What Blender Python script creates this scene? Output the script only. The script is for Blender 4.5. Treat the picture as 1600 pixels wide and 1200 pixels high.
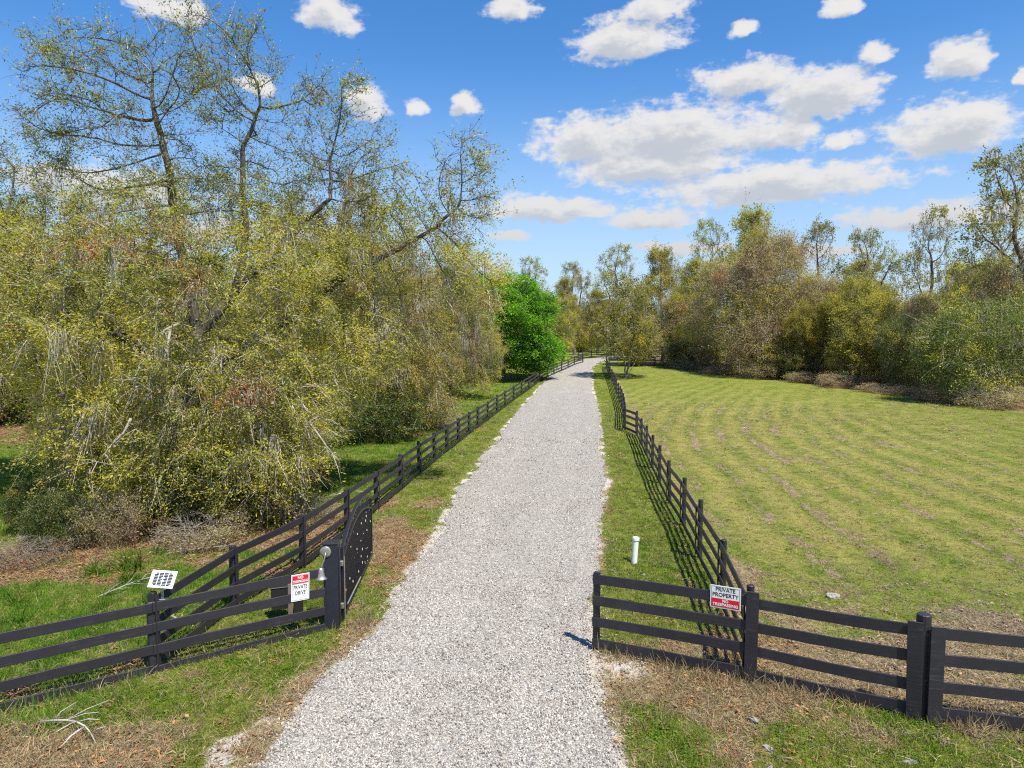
import bpy, bmesh, math, time
import numpy as np
from mathutils import Vector, Matrix
T0 = time.time()
R = math.radians
for o in list(bpy.data.objects):
    bpy.data.objects.remove(o)
scene = bpy.context.scene
COL = scene.collection

# ------------------------------------------------------------------ camera
CAM_H = 5.4
cd = bpy.data.cameras.new('camera'); cam = bpy.data.objects.new('camera', cd); COL.objects.link(cam)
cam.location = (0, 0, CAM_H); cam.rotation_euler = (R(90 - 3.64), 0, 0)
cd.sensor_width = 36; cd.lens = 24.75; cd.clip_start = 0.1; cd.clip_end = 3000
scene.camera = cam
# ------------------------------------------------------------------ view, sun, sky
scene.view_settings.view_transform = 'Standard'; scene.view_settings.look = 'None'
scene.view_settings.exposure = 0.86; scene.view_settings.gamma = 1.0
scene.view_settings.use_curve_mapping = False
scene.render.engine = 'CYCLES'
cy = scene.cycles
cy.max_bounces = 8; cy.diffuse_bounces = 5; cy.glossy_bounces = 2; cy.transmission_bounces = 5
cy.transparent_max_bounces = 4; cy.caustics_reflective = False; cy.caustics_refractive = False
cy.use_denoising = False; cy.filter_width = 1.15; cy.pixel_filter_type = 'BLACKMAN_HARRIS'; cy.use_adaptive_sampling = True; cy.adaptive_threshold = 0.015
SUN_AZ, SUN_EL = 142.0, 60.0          # azimuth clockwise from +Y
sd = Vector((math.sin(R(SUN_AZ)) * math.cos(R(SUN_EL)), math.cos(R(SUN_AZ)) * math.cos(R(SUN_EL)), math.sin(R(SUN_EL))))
sl = bpy.data.lights.new('sun', 'SUN'); sl.energy = 4.0; sl.angle = R(0.6); sl.color = (1.0, 0.925, 0.80)
so = bpy.data.objects.new('sun', sl); COL.objects.link(so)
so.rotation_euler = sd.to_track_quat('Z', 'Y').to_euler(); so.location = (30, 20, 60)

class NT:
    """small helper to write node trees"""
    def __init__(s, tree): s.t = tree
    def n(s, typ, **kw):
        nd = s.t.nodes.new(typ)
        for k, v in kw.items():
            if k == 'ins':
                for kk, vv in v.items():
                    sk = nd.inputs[kk]
                    if isinstance(vv, bpy.types.NodeSocket): s.t.links.new(vv, sk)
                    else: sk.default_value = vv
            else: setattr(nd, k, v)
        return nd
    def math(s, op, a, b=None, c=None, clamp=False):
        ins = {0: a}
        if b is not None: ins[1] = b
        if c is not None: ins[2] = c
        return s.n('ShaderNodeMath', operation=op, use_clamp=clamp, ins=ins).outputs[0]
    def vec(s, op, a, b=None, out=0):
        ins = {0: a}
        if b is not None: ins[1] = b
        return s.n('ShaderNodeVectorMath', operation=op, ins=ins).outputs[out]
    def mix(s, f, a, b, blend='MIX'):
        nd = s.n('ShaderNodeMix', data_type='RGBA', blend_type=blend)
        for k, v in ((0, f), (6, a), (7, b)):
            if isinstance(v, bpy.types.NodeSocket): s.t.links.new(v, nd.inputs[k])
            else: nd.inputs[k].default_value = v if k == 0 else (tuple(v) + (1,))[:4]
        return nd.outputs[2]
    def noise(s, vec, scale, detail=3, rough=.55, dim='3D', out=0):
        return s.n('ShaderNodeTexNoise', noise_dimensions=dim, ins={'Vector': vec, 'Scale': scale, 'Detail': detail, 'Roughness': rough}).outputs[out]
    def ramp(s, f, lo, hi, a=0., b=1.):
        return s.n('ShaderNodeMapRange', interpolation_type='SMOOTHSTEP', ins={0: f, 1: lo, 2: hi, 3: a, 4: b}).outputs[0]
    def link(s, a, b): s.t.links.new(a, b)

CLOUDS = [(9.0,22.3,5.2,2.0),(11.5,24.2,2.9,1.2),(-14.3,23.5,2.6,1.6),(0,24.6,2.6,1.2),(24.4,22.6,1.6,.8),(17.9,22.1,1.1,.7),
 (26.4,19.6,1.5,1.0),(31.8,18.3,2.2,1.6),(35.8,16.6,1.1,.7),(18.2,19.0,5.0,1.6),(23.1,17.4,5.4,2.1),(6.6,15.4,5.6,2.6),(13.0,15.6,7.6,3.0),
 (19.6,15.2,4.8,1.6),(11.0,13.4,7.4,2.0),(20.0,11.5,10.5,2.0),(31.3,14.1,5.2,2.3),(3.1,10.4,6.6,1.25),(10.7,9.4,5.0,1.0),(-.3,8.4,2.0,.8),
 (-11.6,17.8,2.0,1.4),(-3.8,17.9,1.5,1.2),(-7.6,17.5,1.2,.7),(29.9,8.6,6.5,1.2),(37.,8.8,4,1.2),(24.3,14.3,1.7,.9),(-19.5,18.4,1.7,.9),
 (-25.5,22.4,3.2,1.2),(-30.,10.5,7.5,1.7),(-21.,8.0,7,1.3),(13,7.2,5,.6),(22,6.4,6,.7)]
def build_world():
    w = bpy.data.worlds.new('World'); scene.world = w; w.use_nodes = True
    t = w.node_tree; t.nodes.clear(); N = NT(t)
    # cloud density as a group of (azimuth, elevation) in degrees
    g = bpy.data.node_groups.new('cloud_density', 'ShaderNodeTree')
    g.interface.new_socket('P', in_out='INPUT', socket_type='NodeSocketVector')
    g.interface.new_socket('D', in_out='OUTPUT', socket_type='NodeSocketFloat')
    G = NT(g); gi = g.nodes.new('NodeGroupInput'); go = g.nodes.new('NodeGroupOutput'); P = gi.outputs[0]
    wob = G.vec('SUBTRACT', G.noise(P, .33, 3, .6, out=1), (.5, .5, .5))
    Pd = G.vec('ADD', P, G.vec('MULTIPLY', wob, (3.4, 1.7, 0)))
    d = None
    for a, e, rx, ry in CLOUDS:
        q = G.vec('MULTIPLY', G.vec('SUBTRACT', Pd, (a, e - ry * .15, 0)), (1 / (rx * 1.05), 1 / (ry * 1.1), 0))
        q = G.vec('MAXIMUM', q, G.vec('MULTIPLY', q, (-1, -1.45, 0)))
        v = G.math('SUBTRACT', 1.0, G.vec('LENGTH', q, out=1))
        d = v if d is None else G.math('SMOOTH_MAX', d, v, .25)
    fb = G.math('SUBTRACT', G.noise(G.vec('MULTIPLY', P, (.8, 1.7, 1)), .55, 8, .6), .5)
    fine = G.math('SUBTRACT', G.noise(G.vec('MULTIPLY', P, (1, 1.3, 1)), 1.9, 5, .6), .5)
    d = G.math('ADD', d, G.math('ADD', G.math('MULTIPLY', fb, 1.4), G.math('MULTIPLY', fine, .42)))
    G.link(d, go.inputs[0])
    tc = N.n('ShaderNodeTexCoord')
    sep = N.n('ShaderNodeSeparateXYZ', ins={0: tc.outputs['Generated']})
    az = N.math('MULTIPLY', N.math('ARCTAN2', sep.outputs[0], sep.outputs[1]), 57.2958)
    az = N.math('WRAP', az, 50.0, -40.0)          # the cloud field goes on all round the horizon
    el = N.math('MULTIPLY', N.math('ARCSINE', sep.outputs[2]), 57.2958)
    comb = N.n('ShaderNodeCombineXYZ', ins={0: az, 1: el}).outputs[0]
    def dens(p):
        gn = t.nodes.new('ShaderNodeGroup'); gn.node_tree = g; t.links.new(p, gn.inputs[0]); return gn.outputs[0]
    d0 = dens(comb); d1 = dens(N.vec('ADD', comb, (.35, .8, 0)))
    alpha = N.ramp(d0, .0, .42)
    alpha = N.math('MULTIPLY', alpha, N.ramp(d0, 0, .7, .8, .98))
    shade = N.ramp(d1, .2, .85)
    low = N.ramp(el, 5, 14)
    white = N.mix(low, (.78, .79, .82), (1.0, .98, .96))
    grey = N.mix(low, (.62, .69, .80), (.66, .70, .77))
    ccol = N.mix(shade, white, grey)
    sky = N.n('ShaderNodeTexSky', sky_type='NISHITA')
    sky.sun_disc = False; sky.sun_elevation = R(SUN_EL); sky.sun_rotation = R(SUN_AZ)
    sky.air_density = 1.0; sky.dust_density = 0.0; sky.ozone_density = 3.0
    hs = N.n('ShaderNodeHueSaturation', ins={'Hue': .504, 'Saturation': 1.30, 'Value': .68, 'Color': sky.outputs[0]})
    cl = N.n('ShaderNodeVectorMath', operation='SCALE', ins={0: ccol, 'Scale': 3.15}).outputs[0]
    skyc = N.mix(N.ramp(el, 22, -2, 0, .88), hs.outputs[0], (1.95, 2.5, 3.2))
    colr = N.mix(alpha, skyc, cl)
    bg = N.n('ShaderNodeBackground', ins={'Color': colr, 'Strength': .15})
    N.link(bg.outputs[0], N.n('ShaderNodeOutputWorld').inputs[0])
build_world()

# ------------------------------------------------------------------ numpy helpers
def _h(ix, iy, iz, seed):
    n = (ix * 374761393 + iy * 668265263 + iz * 2147483647 + seed * 1274126177) & 0xffffffff
    n = ((n ^ (n >> 13)) * 1274126177) & 0xffffffff
    n = ((n ^ (n >> 16)) * 2246822519) & 0xffffffff
    return ((n ^ (n >> 15)) & 0xffffff) / float(0xffffff)
def vnoise(x, y, z=None, seed=0):
    x = np.asarray(x, float); y = np.asarray(y, float)
    z = np.zeros_like(x) if z is None else np.asarray(z, float)
    ix, iy, iz = np.floor(x).astype(np.int64), np.floor(y).astype(np.int64), np.floor(z).astype(np.int64)
    fx, fy, fz = x - ix, y - iy, z - iz
    fx, fy, fz = [f * f * (3 - 2 * f) for f in (fx, fy, fz)]
    r = 0
    for dx in (0, 1):
        for dy in (0, 1):
            for dz in (0, 1):
                w = (fx if dx else 1 - fx) * (fy if dy else 1 - fy) * (fz if dz else 1 - fz)
                r = r + w * _h(ix + dx, iy + dy, iz + dz, seed)
    return r
def fbm(x, y, z=None, seed=0, oct=4):
    s, a, t = 0, 1., 0
    for i in range(oct):
        k = 2.03 ** i
        s = s + a * vnoise(x * k, y * k, None if z is None else z * k, seed + i * 17); t += a; a *= .55
    return s / t
def S(a, b, x):
    t = np.clip((x - a) / (b - a), 0, 1); return t * t * (3 - 2 * t)
def unit(v): return v / (np.linalg.norm(v, axis=-1, keepdims=True) + 1e-9)

ROADL = np.array([(-3.6,3),(-3.2,7),(-3.1,9.3),(-3.0,11.0),(-2.8,11.9),(-2.52,12.6),(-2.42,13.4),(-2.44,15.1),(-2.28,17.1),(-2.1,18.9),(-1.9,25),(-.95,35.8),(-.45,43),(1.2,58.8),(3.5,75.5),(6.0,95),(9.0,105),(12,117),(16.5,130),(24,142),(40,150)])
ROADR = np.array([(1.5,3),(1.38,7),(1.33,9.0),(1.30,10.5),(1.28,11.4),(1.46,12.7),(1.7,14.9),(2.3,18.6),(2.5,21),(2.95,23),(3.7,27),(4.2,33),(5.6,45),(6.7,55.3),(8.2,72.2),(9.2,80.4),(10.6,94),(13,104.7),(16.2,118),(21,128),(28,137),(42,144)])
LFENCE = np.array([(-5.84,11.15),(-5.62,13.9),(-5.0,16.45),(-4.56,19.1),(-4.27,21.9),(-4.0,25.0),(-3.74,28.0),(-3.44,30.8),(-3.18,33.9),(-2.83,36.7),(-2.45,39.6),(-2.1,42.6),(-1.63,46.6),(-1.1,50.6),(-.55,54.8),(.1,59.3),(.85,63.6),(1.6,68),(2.3,72),(2.98,76.1),(4.0,80.4),(5.0,84),(6.2,88.4),(7.4,93),(8.7,98.5),(10.5,104.5)])
RFENCE = np.array([(3.8,10.95),(4.28,14.0),(4.61,17.0),(4.95,20.0),(5.24,23.1),(5.57,26.3),(5.87,29.2),(6.28,32.6),(6.64,35.8),(7.0,39.1),(6.72,41.6),(7.2,44.8),(7.65,48),(8.1,51),(8.5,54.3),(8.85,57.5),(9.2,60.7),(9.55,64.2),(9.95,67.8),(10.35,71.6),(10.75,75.4),(11.1,79.4),(11.5,83.5),(11.9,87.6),(12.35,91.8),(12.9,96)])
LFRONT = [(-3.52,12.86),(-5.84,11.15),(-8.1,9.55),(-10.4,7.95)]
RFRONT = [(1.47,11.95),(3.76,10.75),(5.74,9.58),(8.3,9.2),(10.8,8.9)]
def ix(tab, y): return np.interp(y, tab[:, 1], tab[:, 0])
def zroll(y): return 2.0 * S(45, 115, y)
def ground_z(x, y):
    x = np.asarray(x, float); y = np.asarray(y, float)
    und = (fbm(x / 5, y / 5, seed=3, oct=3) - .5) * .22 + (fbm(x / 1.1, y / 1.1, seed=4, oct=2) - .5) * .045
    rd = np.maximum(ix(ROADL, y) - x, x - ix(ROADR, y))
    return zroll(y) + und * S(0.1, 2.5, rd)
def gz(x, y): return float(ground_z(np.array([x]), np.array([y]))[0])
def blob(x, y, cx, cy, rx, ry=None):
    ry = ry or rx
    return np.exp(-(((x - cx) / rx) ** 2 + ((y - cy) / ry) ** 2))
def front_y(x):
    return np.where(x < 0, np.interp(x, [-10.4, -8.1, -5.84, -3.5, -2.9], [7.95, 9.55, 11.15, 12.86, 13.2]),
                    np.interp(x, [1.3, 1.47, 3.76, 5.74, 8.3, 11, 14], [12, 11.95, 10.75, 9.58, 9.2, 8.9, 8.6]))
def mow_phase(x, y):
    n1 = fbm(x / 2.6, y / 2.6, seed=11); n3 = fbm(x / 9, y / 9, seed=13)
    u = x - .105 * y - .006 * np.maximum(0, y - 30) ** 2
    return u / 1.6 + (n1 - .5) * .30 + (n3 - .5) * .8
def mow_band(x, y):
    fld = (x > ix(RFENCE, y) + .3) & (y > front_y(x))
    return fld * (.5 + .5 * np.cos(2 * np.pi * mow_phase(x, y))) * S(13, 19, y) * (1 - .7 * S(45, 85, y)) * (.35 + .65 * (1 - S(12, 26, x - .3 * y + 4)))
def masks(x, y):
    """green, litter, sand, straw weights on the ground"""
    x = np.asarray(x, float); y = np.asarray(y, float)
    n1 = fbm(x / 2.6, y / 2.6, seed=11); n2 = fbm(x / .7, y / .7, seed=12); n3 = fbm(x / 9, y / 9, seed=13)
    n4 = fbm(x / .35, y / .35, seed=14, oct=3); n = .45 * n1 + .4 * n2 + .15 * n3
    rl, rr, lf, rf = ix(ROADL, y), ix(ROADR, y), ix(LFENCE, y), ix(RFENCE, y)
    fy = front_y(x)
    front = y < fy
    left = x < .5 * (rl + rr)
    pad = left & (x < lf) & ~front
    vl = left & ~pad & ~front
    fld = ~left & (x > rf) & ~front
    vr = ~left & ~fld & ~front
    g = np.zeros_like(x); l = np.zeros_like(x); s = np.zeros_like(x); t = np.zeros_like(x)
    # left paddock
    gp = .60 + 1.0 * blob(x, y, -20, 28, 7, 6) + .9 * blob(x, y, -16, 22.6, 4, 2.6) + .9 * blob(x, y, -7.4, 31, 3, 4) + .8 * blob(x, y, -5.7, 26, 1.6, 3) + .4 * blob(x, y, -9, 14, 4, 2) - .35 * blob(x, y, -9, 19.5, 5, 2.5) - .35 * blob(x, y, -12.5, 17.5, 3.5, 1.4) - .4 * blob(x, y, -11, 15.6, 2.5, .8) + .5 * S(45, 60, y) - .6 * blob(x, y, -31, 46, 9, 8) - .8 * blob(x, y, -1.6, 80, 4, 5) + .3 * blob(x, y, -1.5, 70, 4, 6)
    gp = S(.36, .66, gp + (n - .5) * 1.9 + .02)
    g = np.where(pad, gp, g); l = np.where(pad, .9, l)
    # left verge
    gv = 1.0 - .75 * blob(x, y, -3.0, 18.2, 1.1, 2.2) - .5 * blob(x, y, -3.9, 21, .9, 2.5) - .35 * blob(x, y, -2.6, 23, .6, 5) - .3 * blob(x, y, -3.2, 14.2, .5, 1.2) + .1 * S(25, 45, y)
    g = np.where(vl, S(.34, .7, gv + (n - .5) * 1.8), g); l = np.where(vl, .75 - .5 * S(30, 50, y), l); t = np.where(vl, .45, t)
    # right verge
    gv = .98 - .45 * S(.45, .0, x - rr) - .55 * blob(x, y, 3.0, 11.9, 1.5, .9) - .3 * blob(x, y, 3.9, 14.3, .6, 3) - .3 * blob(x, y, 3.2, 22.5, .6, 3)
    g = np.where(vr, S(.34, .7, gv + (n - .5) * 1.7), g); l = np.where(vr, .35, l); t = np.where(vr, .6, t)
    # mown field
    u = x - .105 * y; ph = mow_phase(x, y)
    st = np.exp(-((np.mod(ph, 1.0) - .5) / .13) ** 2) * S(.25, .55, fbm(x / .8, y / 3.2, seed=31)) * S(.34, .55, n4) * S(13.5, 18, y) * (1 - S(55, 72, y)) * (1 - S(10, 24, u - 1.0))
    st = np.maximum(st, .8 * np.exp(-((x - rf - .75) / .3) ** 2) * S(13, 16, y) * S(.35, .6, n2))
    dry = (1 - S(10.5, 17.0, y + (n1 - .5) * 7 + .12 * (x - 4) * 0))
    dry = np.maximum(dry * S(.3, .58, n + .08), .6 * blob(x, y, 11, 14.5, 5, 2.6) * S(.32, .52, n))
    edge = np.interp(y, [40, 52, 57, 62, 66, 70, 75, 80, 91, 103], [42, 38, 36.5, 34.5, 33.5, 32.5, 30.5, 27, 22.5, 21])
    le = S(-2.5, .5, x - edge + (n1 - .5) * 4) * S(-.1, .25, .3 + n1 - .5)
    gf = .98 - .60 * dry + .45 * dry * S(.5, .66, fbm(x / 1.3, y / .9, seed=37)) - .82 * st - (n3 - .5) * .7 - .22 * S(.5, .75, fbm(x / 1.6, y / 2.2, seed=33)) * (1 - S(30, 60, y))
    g = np.where(fld, S(.30, .72, gf + (n - .5) * 1.35) * (1 - .85 * le), g)
    t = np.where(fld, np.maximum(.35 + .5 * st + .5 * blob(x, y, 5.5, 12.2, 2.5, 2), 1 - le) * (1 - .55 * blob(x, y, 11, 15, 5, 3)), t)
    l = np.where(fld, np.maximum(le * .9, .5 * dry), l)
    # in front of the fences
    gq = np.where(left, .74 - .35 * blob(x, y, -7.2, 9, 1.3, .8) - .4 * blob(x, y, -5.3, 8.4, .9, .8) + .3 * blob(x, y, -4.2, 11.4, .7, .5) + .3 * blob(x, y, -3.4, 12.0, .6, .4) + .25 * blob(x, y, -5, 10.2, .7, .5) - .4 * S(.7, .1, rl - x),
                  .56 + .35 * blob(x, y, 2.0, 9.6, .6, .8) - .3 * blob(x, y, 3, 10.4, 1, .4) - .9 * blob(x, y, 1.75, 11.25, .5, .45) + .25 * blob(x, y, 6.6, 8.3, 1.5, .6))
    g = np.where(front, S(.34, .66, gq + (n - .5) * 1.9), g); t = np.where(front, .95, t); l = np.where(front, .25, l)
    # pale shell sand spilling over the road edges
    rdist = np.maximum(rl - x, x - rr)
    s = .85 * S(.30 + (n2 - .5) * .7, .0, rdist) * S(.35, .6, n2)
    s = np.maximum(s, .95 * blob(x, y, 1.75, 11.25, .55, .42) ** .6 * S(.2, .45, n2 + .2))
    s = np.maximum(s, .8 * S(.42, .9, blob(x, y, -3.6, 9.0, .5, 1.2) * (.2 + 1.6 * n4)))
    s = np.maximum(s, .7 * S(.4, .9, blob(x, y, -5.3, 8.3, .7, .4) * (.3 + 1.4 * n4)))
    g = g * (1 - .9 * s)
    return np.clip(g, 0, 1), np.clip(l, 0, 1), np.clip(s, 0, 1), np.clip(t, 0, 1)

# ------------------------------------------------------------------ mesh building
def mesh_np(name, V, F, mat=None, attrs=None, smooth=False, uv=None):
    """V (n,3); F (m,3) or (m,4)"""
    V = np.asarray(V, np.float32); F = np.asarray(F, np.int32)
    me = bpy.data.meshes.new(name)
    m, k = F.shape
    me.vertices.add(len(V)); me.vertices.foreach_set('co', V.ravel())
    me.loops.add(m * k); me.loops.foreach_set('vertex_index', F.ravel())
    me.polygons.add(m); me.polygons.foreach_set('loop_start', np.arange(0, m * k, k, dtype=np.int32))
    try: me.polygons.foreach_set('loop_total', np.full(m, k, np.int32))
    except Exception: pass
    if attrs:
        for nm, (typ, arr) in attrs.items():
            a = me.attributes.new(nm, typ, 'POINT')
            arr = np.asarray(arr, np.float32)
            if typ == 'FLOAT_COLOR':
                if arr.shape[1] == 3: arr = np.concatenate([arr, np.ones((len(arr), 1), np.float32)], 1)
                a.data.foreach_set('color', arr.ravel())
            elif typ == 'FLOAT_VECTOR': a.data.foreach_set('vector', arr.ravel())
            else: a.data.foreach_set('value', arr.ravel())
    me.update(calc_edges=True)
    if smooth: me.polygons.foreach_set('use_smooth', np.ones(m, bool))
    if mat: me.materials.append(mat)
    return me
def link(name, data, parent=None, loc=(0, 0, 0), rot=(0, 0, 0), scale=(1, 1, 1)):
    o = bpy.data.objects.new(name, data); COL.objects.link(o)
    o.location = loc; o.rotation_euler = rot; o.scale = scale
    if parent is not None: o.parent = parent
    return o
def tag(o, label=None, cat=None, group=None, kind=None):
    if label: o['label'] = label
    if cat: o['category'] = cat
    if group: o['group'] = group
    if kind: o['kind'] = kind
    return o
def thing(name, label, cat, loc=(0, 0, 0), rz=0, group=None):
    o = link(name, None, None, loc, (0, 0, rz)); o.empty_display_size = .2
    return tag(o, label, cat, group)
def copy_tree(o, parent=None):
    c = o.copy(); COL.objects.link(c)
    if parent is not None: c.parent = parent
    for ch in list(o.children): copy_tree(ch, c)
    return c
class MB:
    def __init__(s): s.bm = bmesh.new()
    def box(s, c, size, M=None, bev=0.0):
        r = bmesh.ops.create_cube(s.bm, size=1.0); vs = r['verts']
        for v in vs:
            v.co = Vector((v.co.x * size[0], v.co.y * size[1], v.co.z * size[2]))
        if bev > 0:
            es = list({e for v in vs for e in v.link_edges})
            rr = bmesh.ops.bevel(s.bm, geom=es, offset=bev, segments=1, affect='EDGES', profile=.5)
            vs = list({v for f in rr['faces'] for v in f.verts} | {v for v in vs if v.is_valid})
        for v in vs:
            co = v.co.copy()
            if M is not None: co = M @ co
            v.co = co + Vector(c)
        return s
    def tube(s, pts, rad, n=8, cap=True):
        pts = [Vector(p) for p in pts]
        if not hasattr(rad, '__len__'): rad = [rad] * len(pts)
        rings = []
        for i, p in enumerate(pts):
            d = (pts[min(i + 1, len(pts) - 1)] - pts[max(i - 1, 0)]).normalized()
            a = d.cross(Vector((.31, .87, .25))).normalized(); b = d.cross(a)
            rings.append([s.bm.verts.new(p + (a * math.cos(2 * math.pi * k / n) + b * math.sin(2 * math.pi * k / n)) * rad[i]) for k in range(n)])
        for r0, r1 in zip(rings, rings[1:]):
            for k in range(n):
                s.bm.faces.new((r0[k], r0[(k + 1) % n], r1[(k + 1) % n], r1[k]))
        if cap:
            s.bm.faces.new(rings[0][::-1]); s.bm.faces.new(rings[-1])
        return s
    def lathe(s, prof, n=20, M=None):
        rings = []
        for r, z in prof:
            ring = []
            for k in range(n):
                p = Vector((r * math.cos(2 * math.pi * k / n), r * math.sin(2 * math.pi * k / n), z))
                ring.append(s.bm.verts.new(M @ p if M is not None else p))
            rings.append(ring)
        for r0, r1 in zip(rings, rings[1:]):
            for k in range(n): s.bm.faces.new((r0[k], r0[(k + 1) % n], r1[(k + 1) % n], r1[k]))
        s.bm.faces.new(rings[0][::-1]); s.bm.faces.new(rings[-1])
        return s
    def mesh(s, name, mat, smooth=False):
        bmesh.ops.recalc_face_normals(s.bm, faces=s.bm.faces[:])
        me = bpy.data.meshes.new(name); s.bm.to_mesh(me); s.bm.free()
        if smooth:
            for p in me.polygons: p.use_smooth = True
        me.materials.append(mat); return me
    def build(s, name, mat, parent=None, smooth=False, **k):
        return link(name, s.mesh(name, mat, smooth), parent, **k)

# ------------------------------------------------------------------ materials
def new_mat(name):
    m = bpy.data.materials.new(name); m.use_nodes = True
    t = m.node_tree; t.nodes.clear(); N = NT(t)
    out = N.n('ShaderNodeOutputMaterial'); return m, N, out
def simple(name, col, rough=.6, metal=0., noise=.0, nscale=20, bump=0., spec=.5):
    m, N, out = new_mat(name)
    b = N.n('ShaderNodeBsdfPrincipled', ins={'Roughness': rough, 'Metallic': metal, 'Specular IOR Level': spec})
    tc = N.n('ShaderNodeTexCoord').outputs['Object']
    nz = N.noise(tc, nscale, 4)
    if noise > 0:
        c = N.mix(nz, tuple(v * (1 - noise) for v in col), tuple(min(1, v * (1 + noise)) for v in col)); N.link(c, b.inputs['Base Color'])
    else: b.inputs['Base Color'].default_value = tuple(col) + (1,)
    if bump > 0:
        N.link(N.n('ShaderNodeBump', ins={'Strength': bump, 'Distance': .01, 'Height': nz}).outputs[0], b.inputs['Normal'])
    N.link(b.outputs[0], out.inputs[0]); return m
def m_paint():
    """worn black stain on fence boards"""
    m, N, out = new_mat('black_stained_wood')
    geo = N.n('ShaderNodeNewGeometry').outputs['Position']
    tc = N.n('ShaderNodeTexCoord').outputs['Object']
    rnd = N.n('ShaderNodeObjectInfo').outputs['Random']
    grain = N.noise(N.vec('MULTIPLY', tc, (2.0, 40, 55)), 1.0, 4, .6)
    big = N.noise(geo, 3.5, 4, .65)
    fine = N.noise(geo, 70, 2)
    c = N.mix(grain, (.012, .011, .017), (.036, .032, .042))
    c = N.mix(N.math('MULTIPLY', rnd, .5), c, (.028, .026, .031))
    streak = N.noise(N.vec('MULTIPLY', tc, (1.2, 14, 22)), 1.0, 3, .6)
    c = N.mix(N.math('MULTIPLY', N.ramp(big, .45, .72), N.ramp(streak, .45, .7, 0, .8)), c, (.085, .078, .078))
    c = N.mix(N.math('MULTIPLY', N.ramp(fine, .62, .8), .35), c, (.10, .095, .09))
    b = N.n('ShaderNodeBsdfPrincipled', ins={'Base Color': c, 'Roughness': .52, 'Specular IOR Level': .45})
    N.link(N.n('ShaderNodeBump', ins={'Strength': .5, 'Distance': .004, 'Height': grain}).outputs[0], b.inputs['Normal'])
    N.link(b.outputs[0], out.inputs[0]); return m
def m_leaf(name='leaf', trans=.55):
    m, N, out = new_mat(name)
    at = N.n('ShaderNodeAttribute', attribute_name='col').outputs['Color']
    rnd = N.n('ShaderNodeObjectInfo').outputs['Random']
    hs = N.n('ShaderNodeHueSaturation', ins={'Color': at, 'Hue': N.math('MULTIPLY_ADD', rnd, .03, .485), 'Value': N.math('MULTIPLY_ADD', rnd, .3, .85)}).outputs[0]
    d = N.n('ShaderNodeBsdfPrincipled', ins={'Base Color': hs, 'Roughness': .55, 'Specular IOR Level': .15})
    tcol = N.mix(.5, hs, (1.35, 1.2, .45), 'MULTIPLY')
    tr = N.n('ShaderNodeBsdfTranslucent', ins={'Color': tcol})
    mx = N.n('ShaderNodeMixShader', ins={0: trans, 1: d.outputs[0], 2: tr.outputs[0]})
    N.link(mx.outputs[0], out.inputs[0]); return m
def m_tint(name, trans=.3, rough=.7):
    """scattered pieces: colour carried by each instance times the mesh's own variation"""
    m, N, out = new_mat(name)
    at = N.n('ShaderNodeAttribute', attribute_name='tint', attribute_type='INSTANCER').outputs['Color']
    vc = N.n('ShaderNodeAttribute', attribute_name='col').outputs['Color']
    c = N.mix(1.0, at, vc, 'MULTIPLY')
    d = N.n('ShaderNodeBsdfPrincipled', ins={'Base Color': c, 'Roughness': rough, 'Specular IOR Level': .06})
    if trans > 0:
        tr = N.n('ShaderNodeBsdfTranslucent', ins={'Color': c})
        mx = N.n('ShaderNodeMixShader', ins={0: trans, 1: d.outputs[0], 2: tr.outputs[0]})
        N.link(mx.outputs[0], out.inputs[0])
    else: N.link(d.outputs[0], out.inputs[0])
    return m
def m_bark(name, a, b_, scale=6):
    m, N, out = new_mat(name)
    g = N.n('ShaderNodeNewGeometry').outputs['Position']
    n1 = N.noise(N.vec('MULTIPLY', g, (1, 1, .35)), scale * 3, 5, .65); n2 = N.noise(g, scale * .35, 3)
    c = N.mix(N.ramp(n1, .3, .7), a, b_)
    c = N.mix(N.math('MULTIPLY', N.ramp(n2, .5, .7), .5), c, tuple(min(1, v * 1.5 + .02) for v in b_))
    b = N.n('ShaderNodeBsdfPrincipled', ins={'Base Color': c, 'Roughness': .9, 'Specular IOR Level': .2})
    N.link(N.n('ShaderNodeBump', ins={'Strength': .9, 'Distance': .04, 'Height': n1}).outputs[0], b.inputs['Normal'])
    N.link(b.outputs[0], out.inputs[0]); return m
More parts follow.
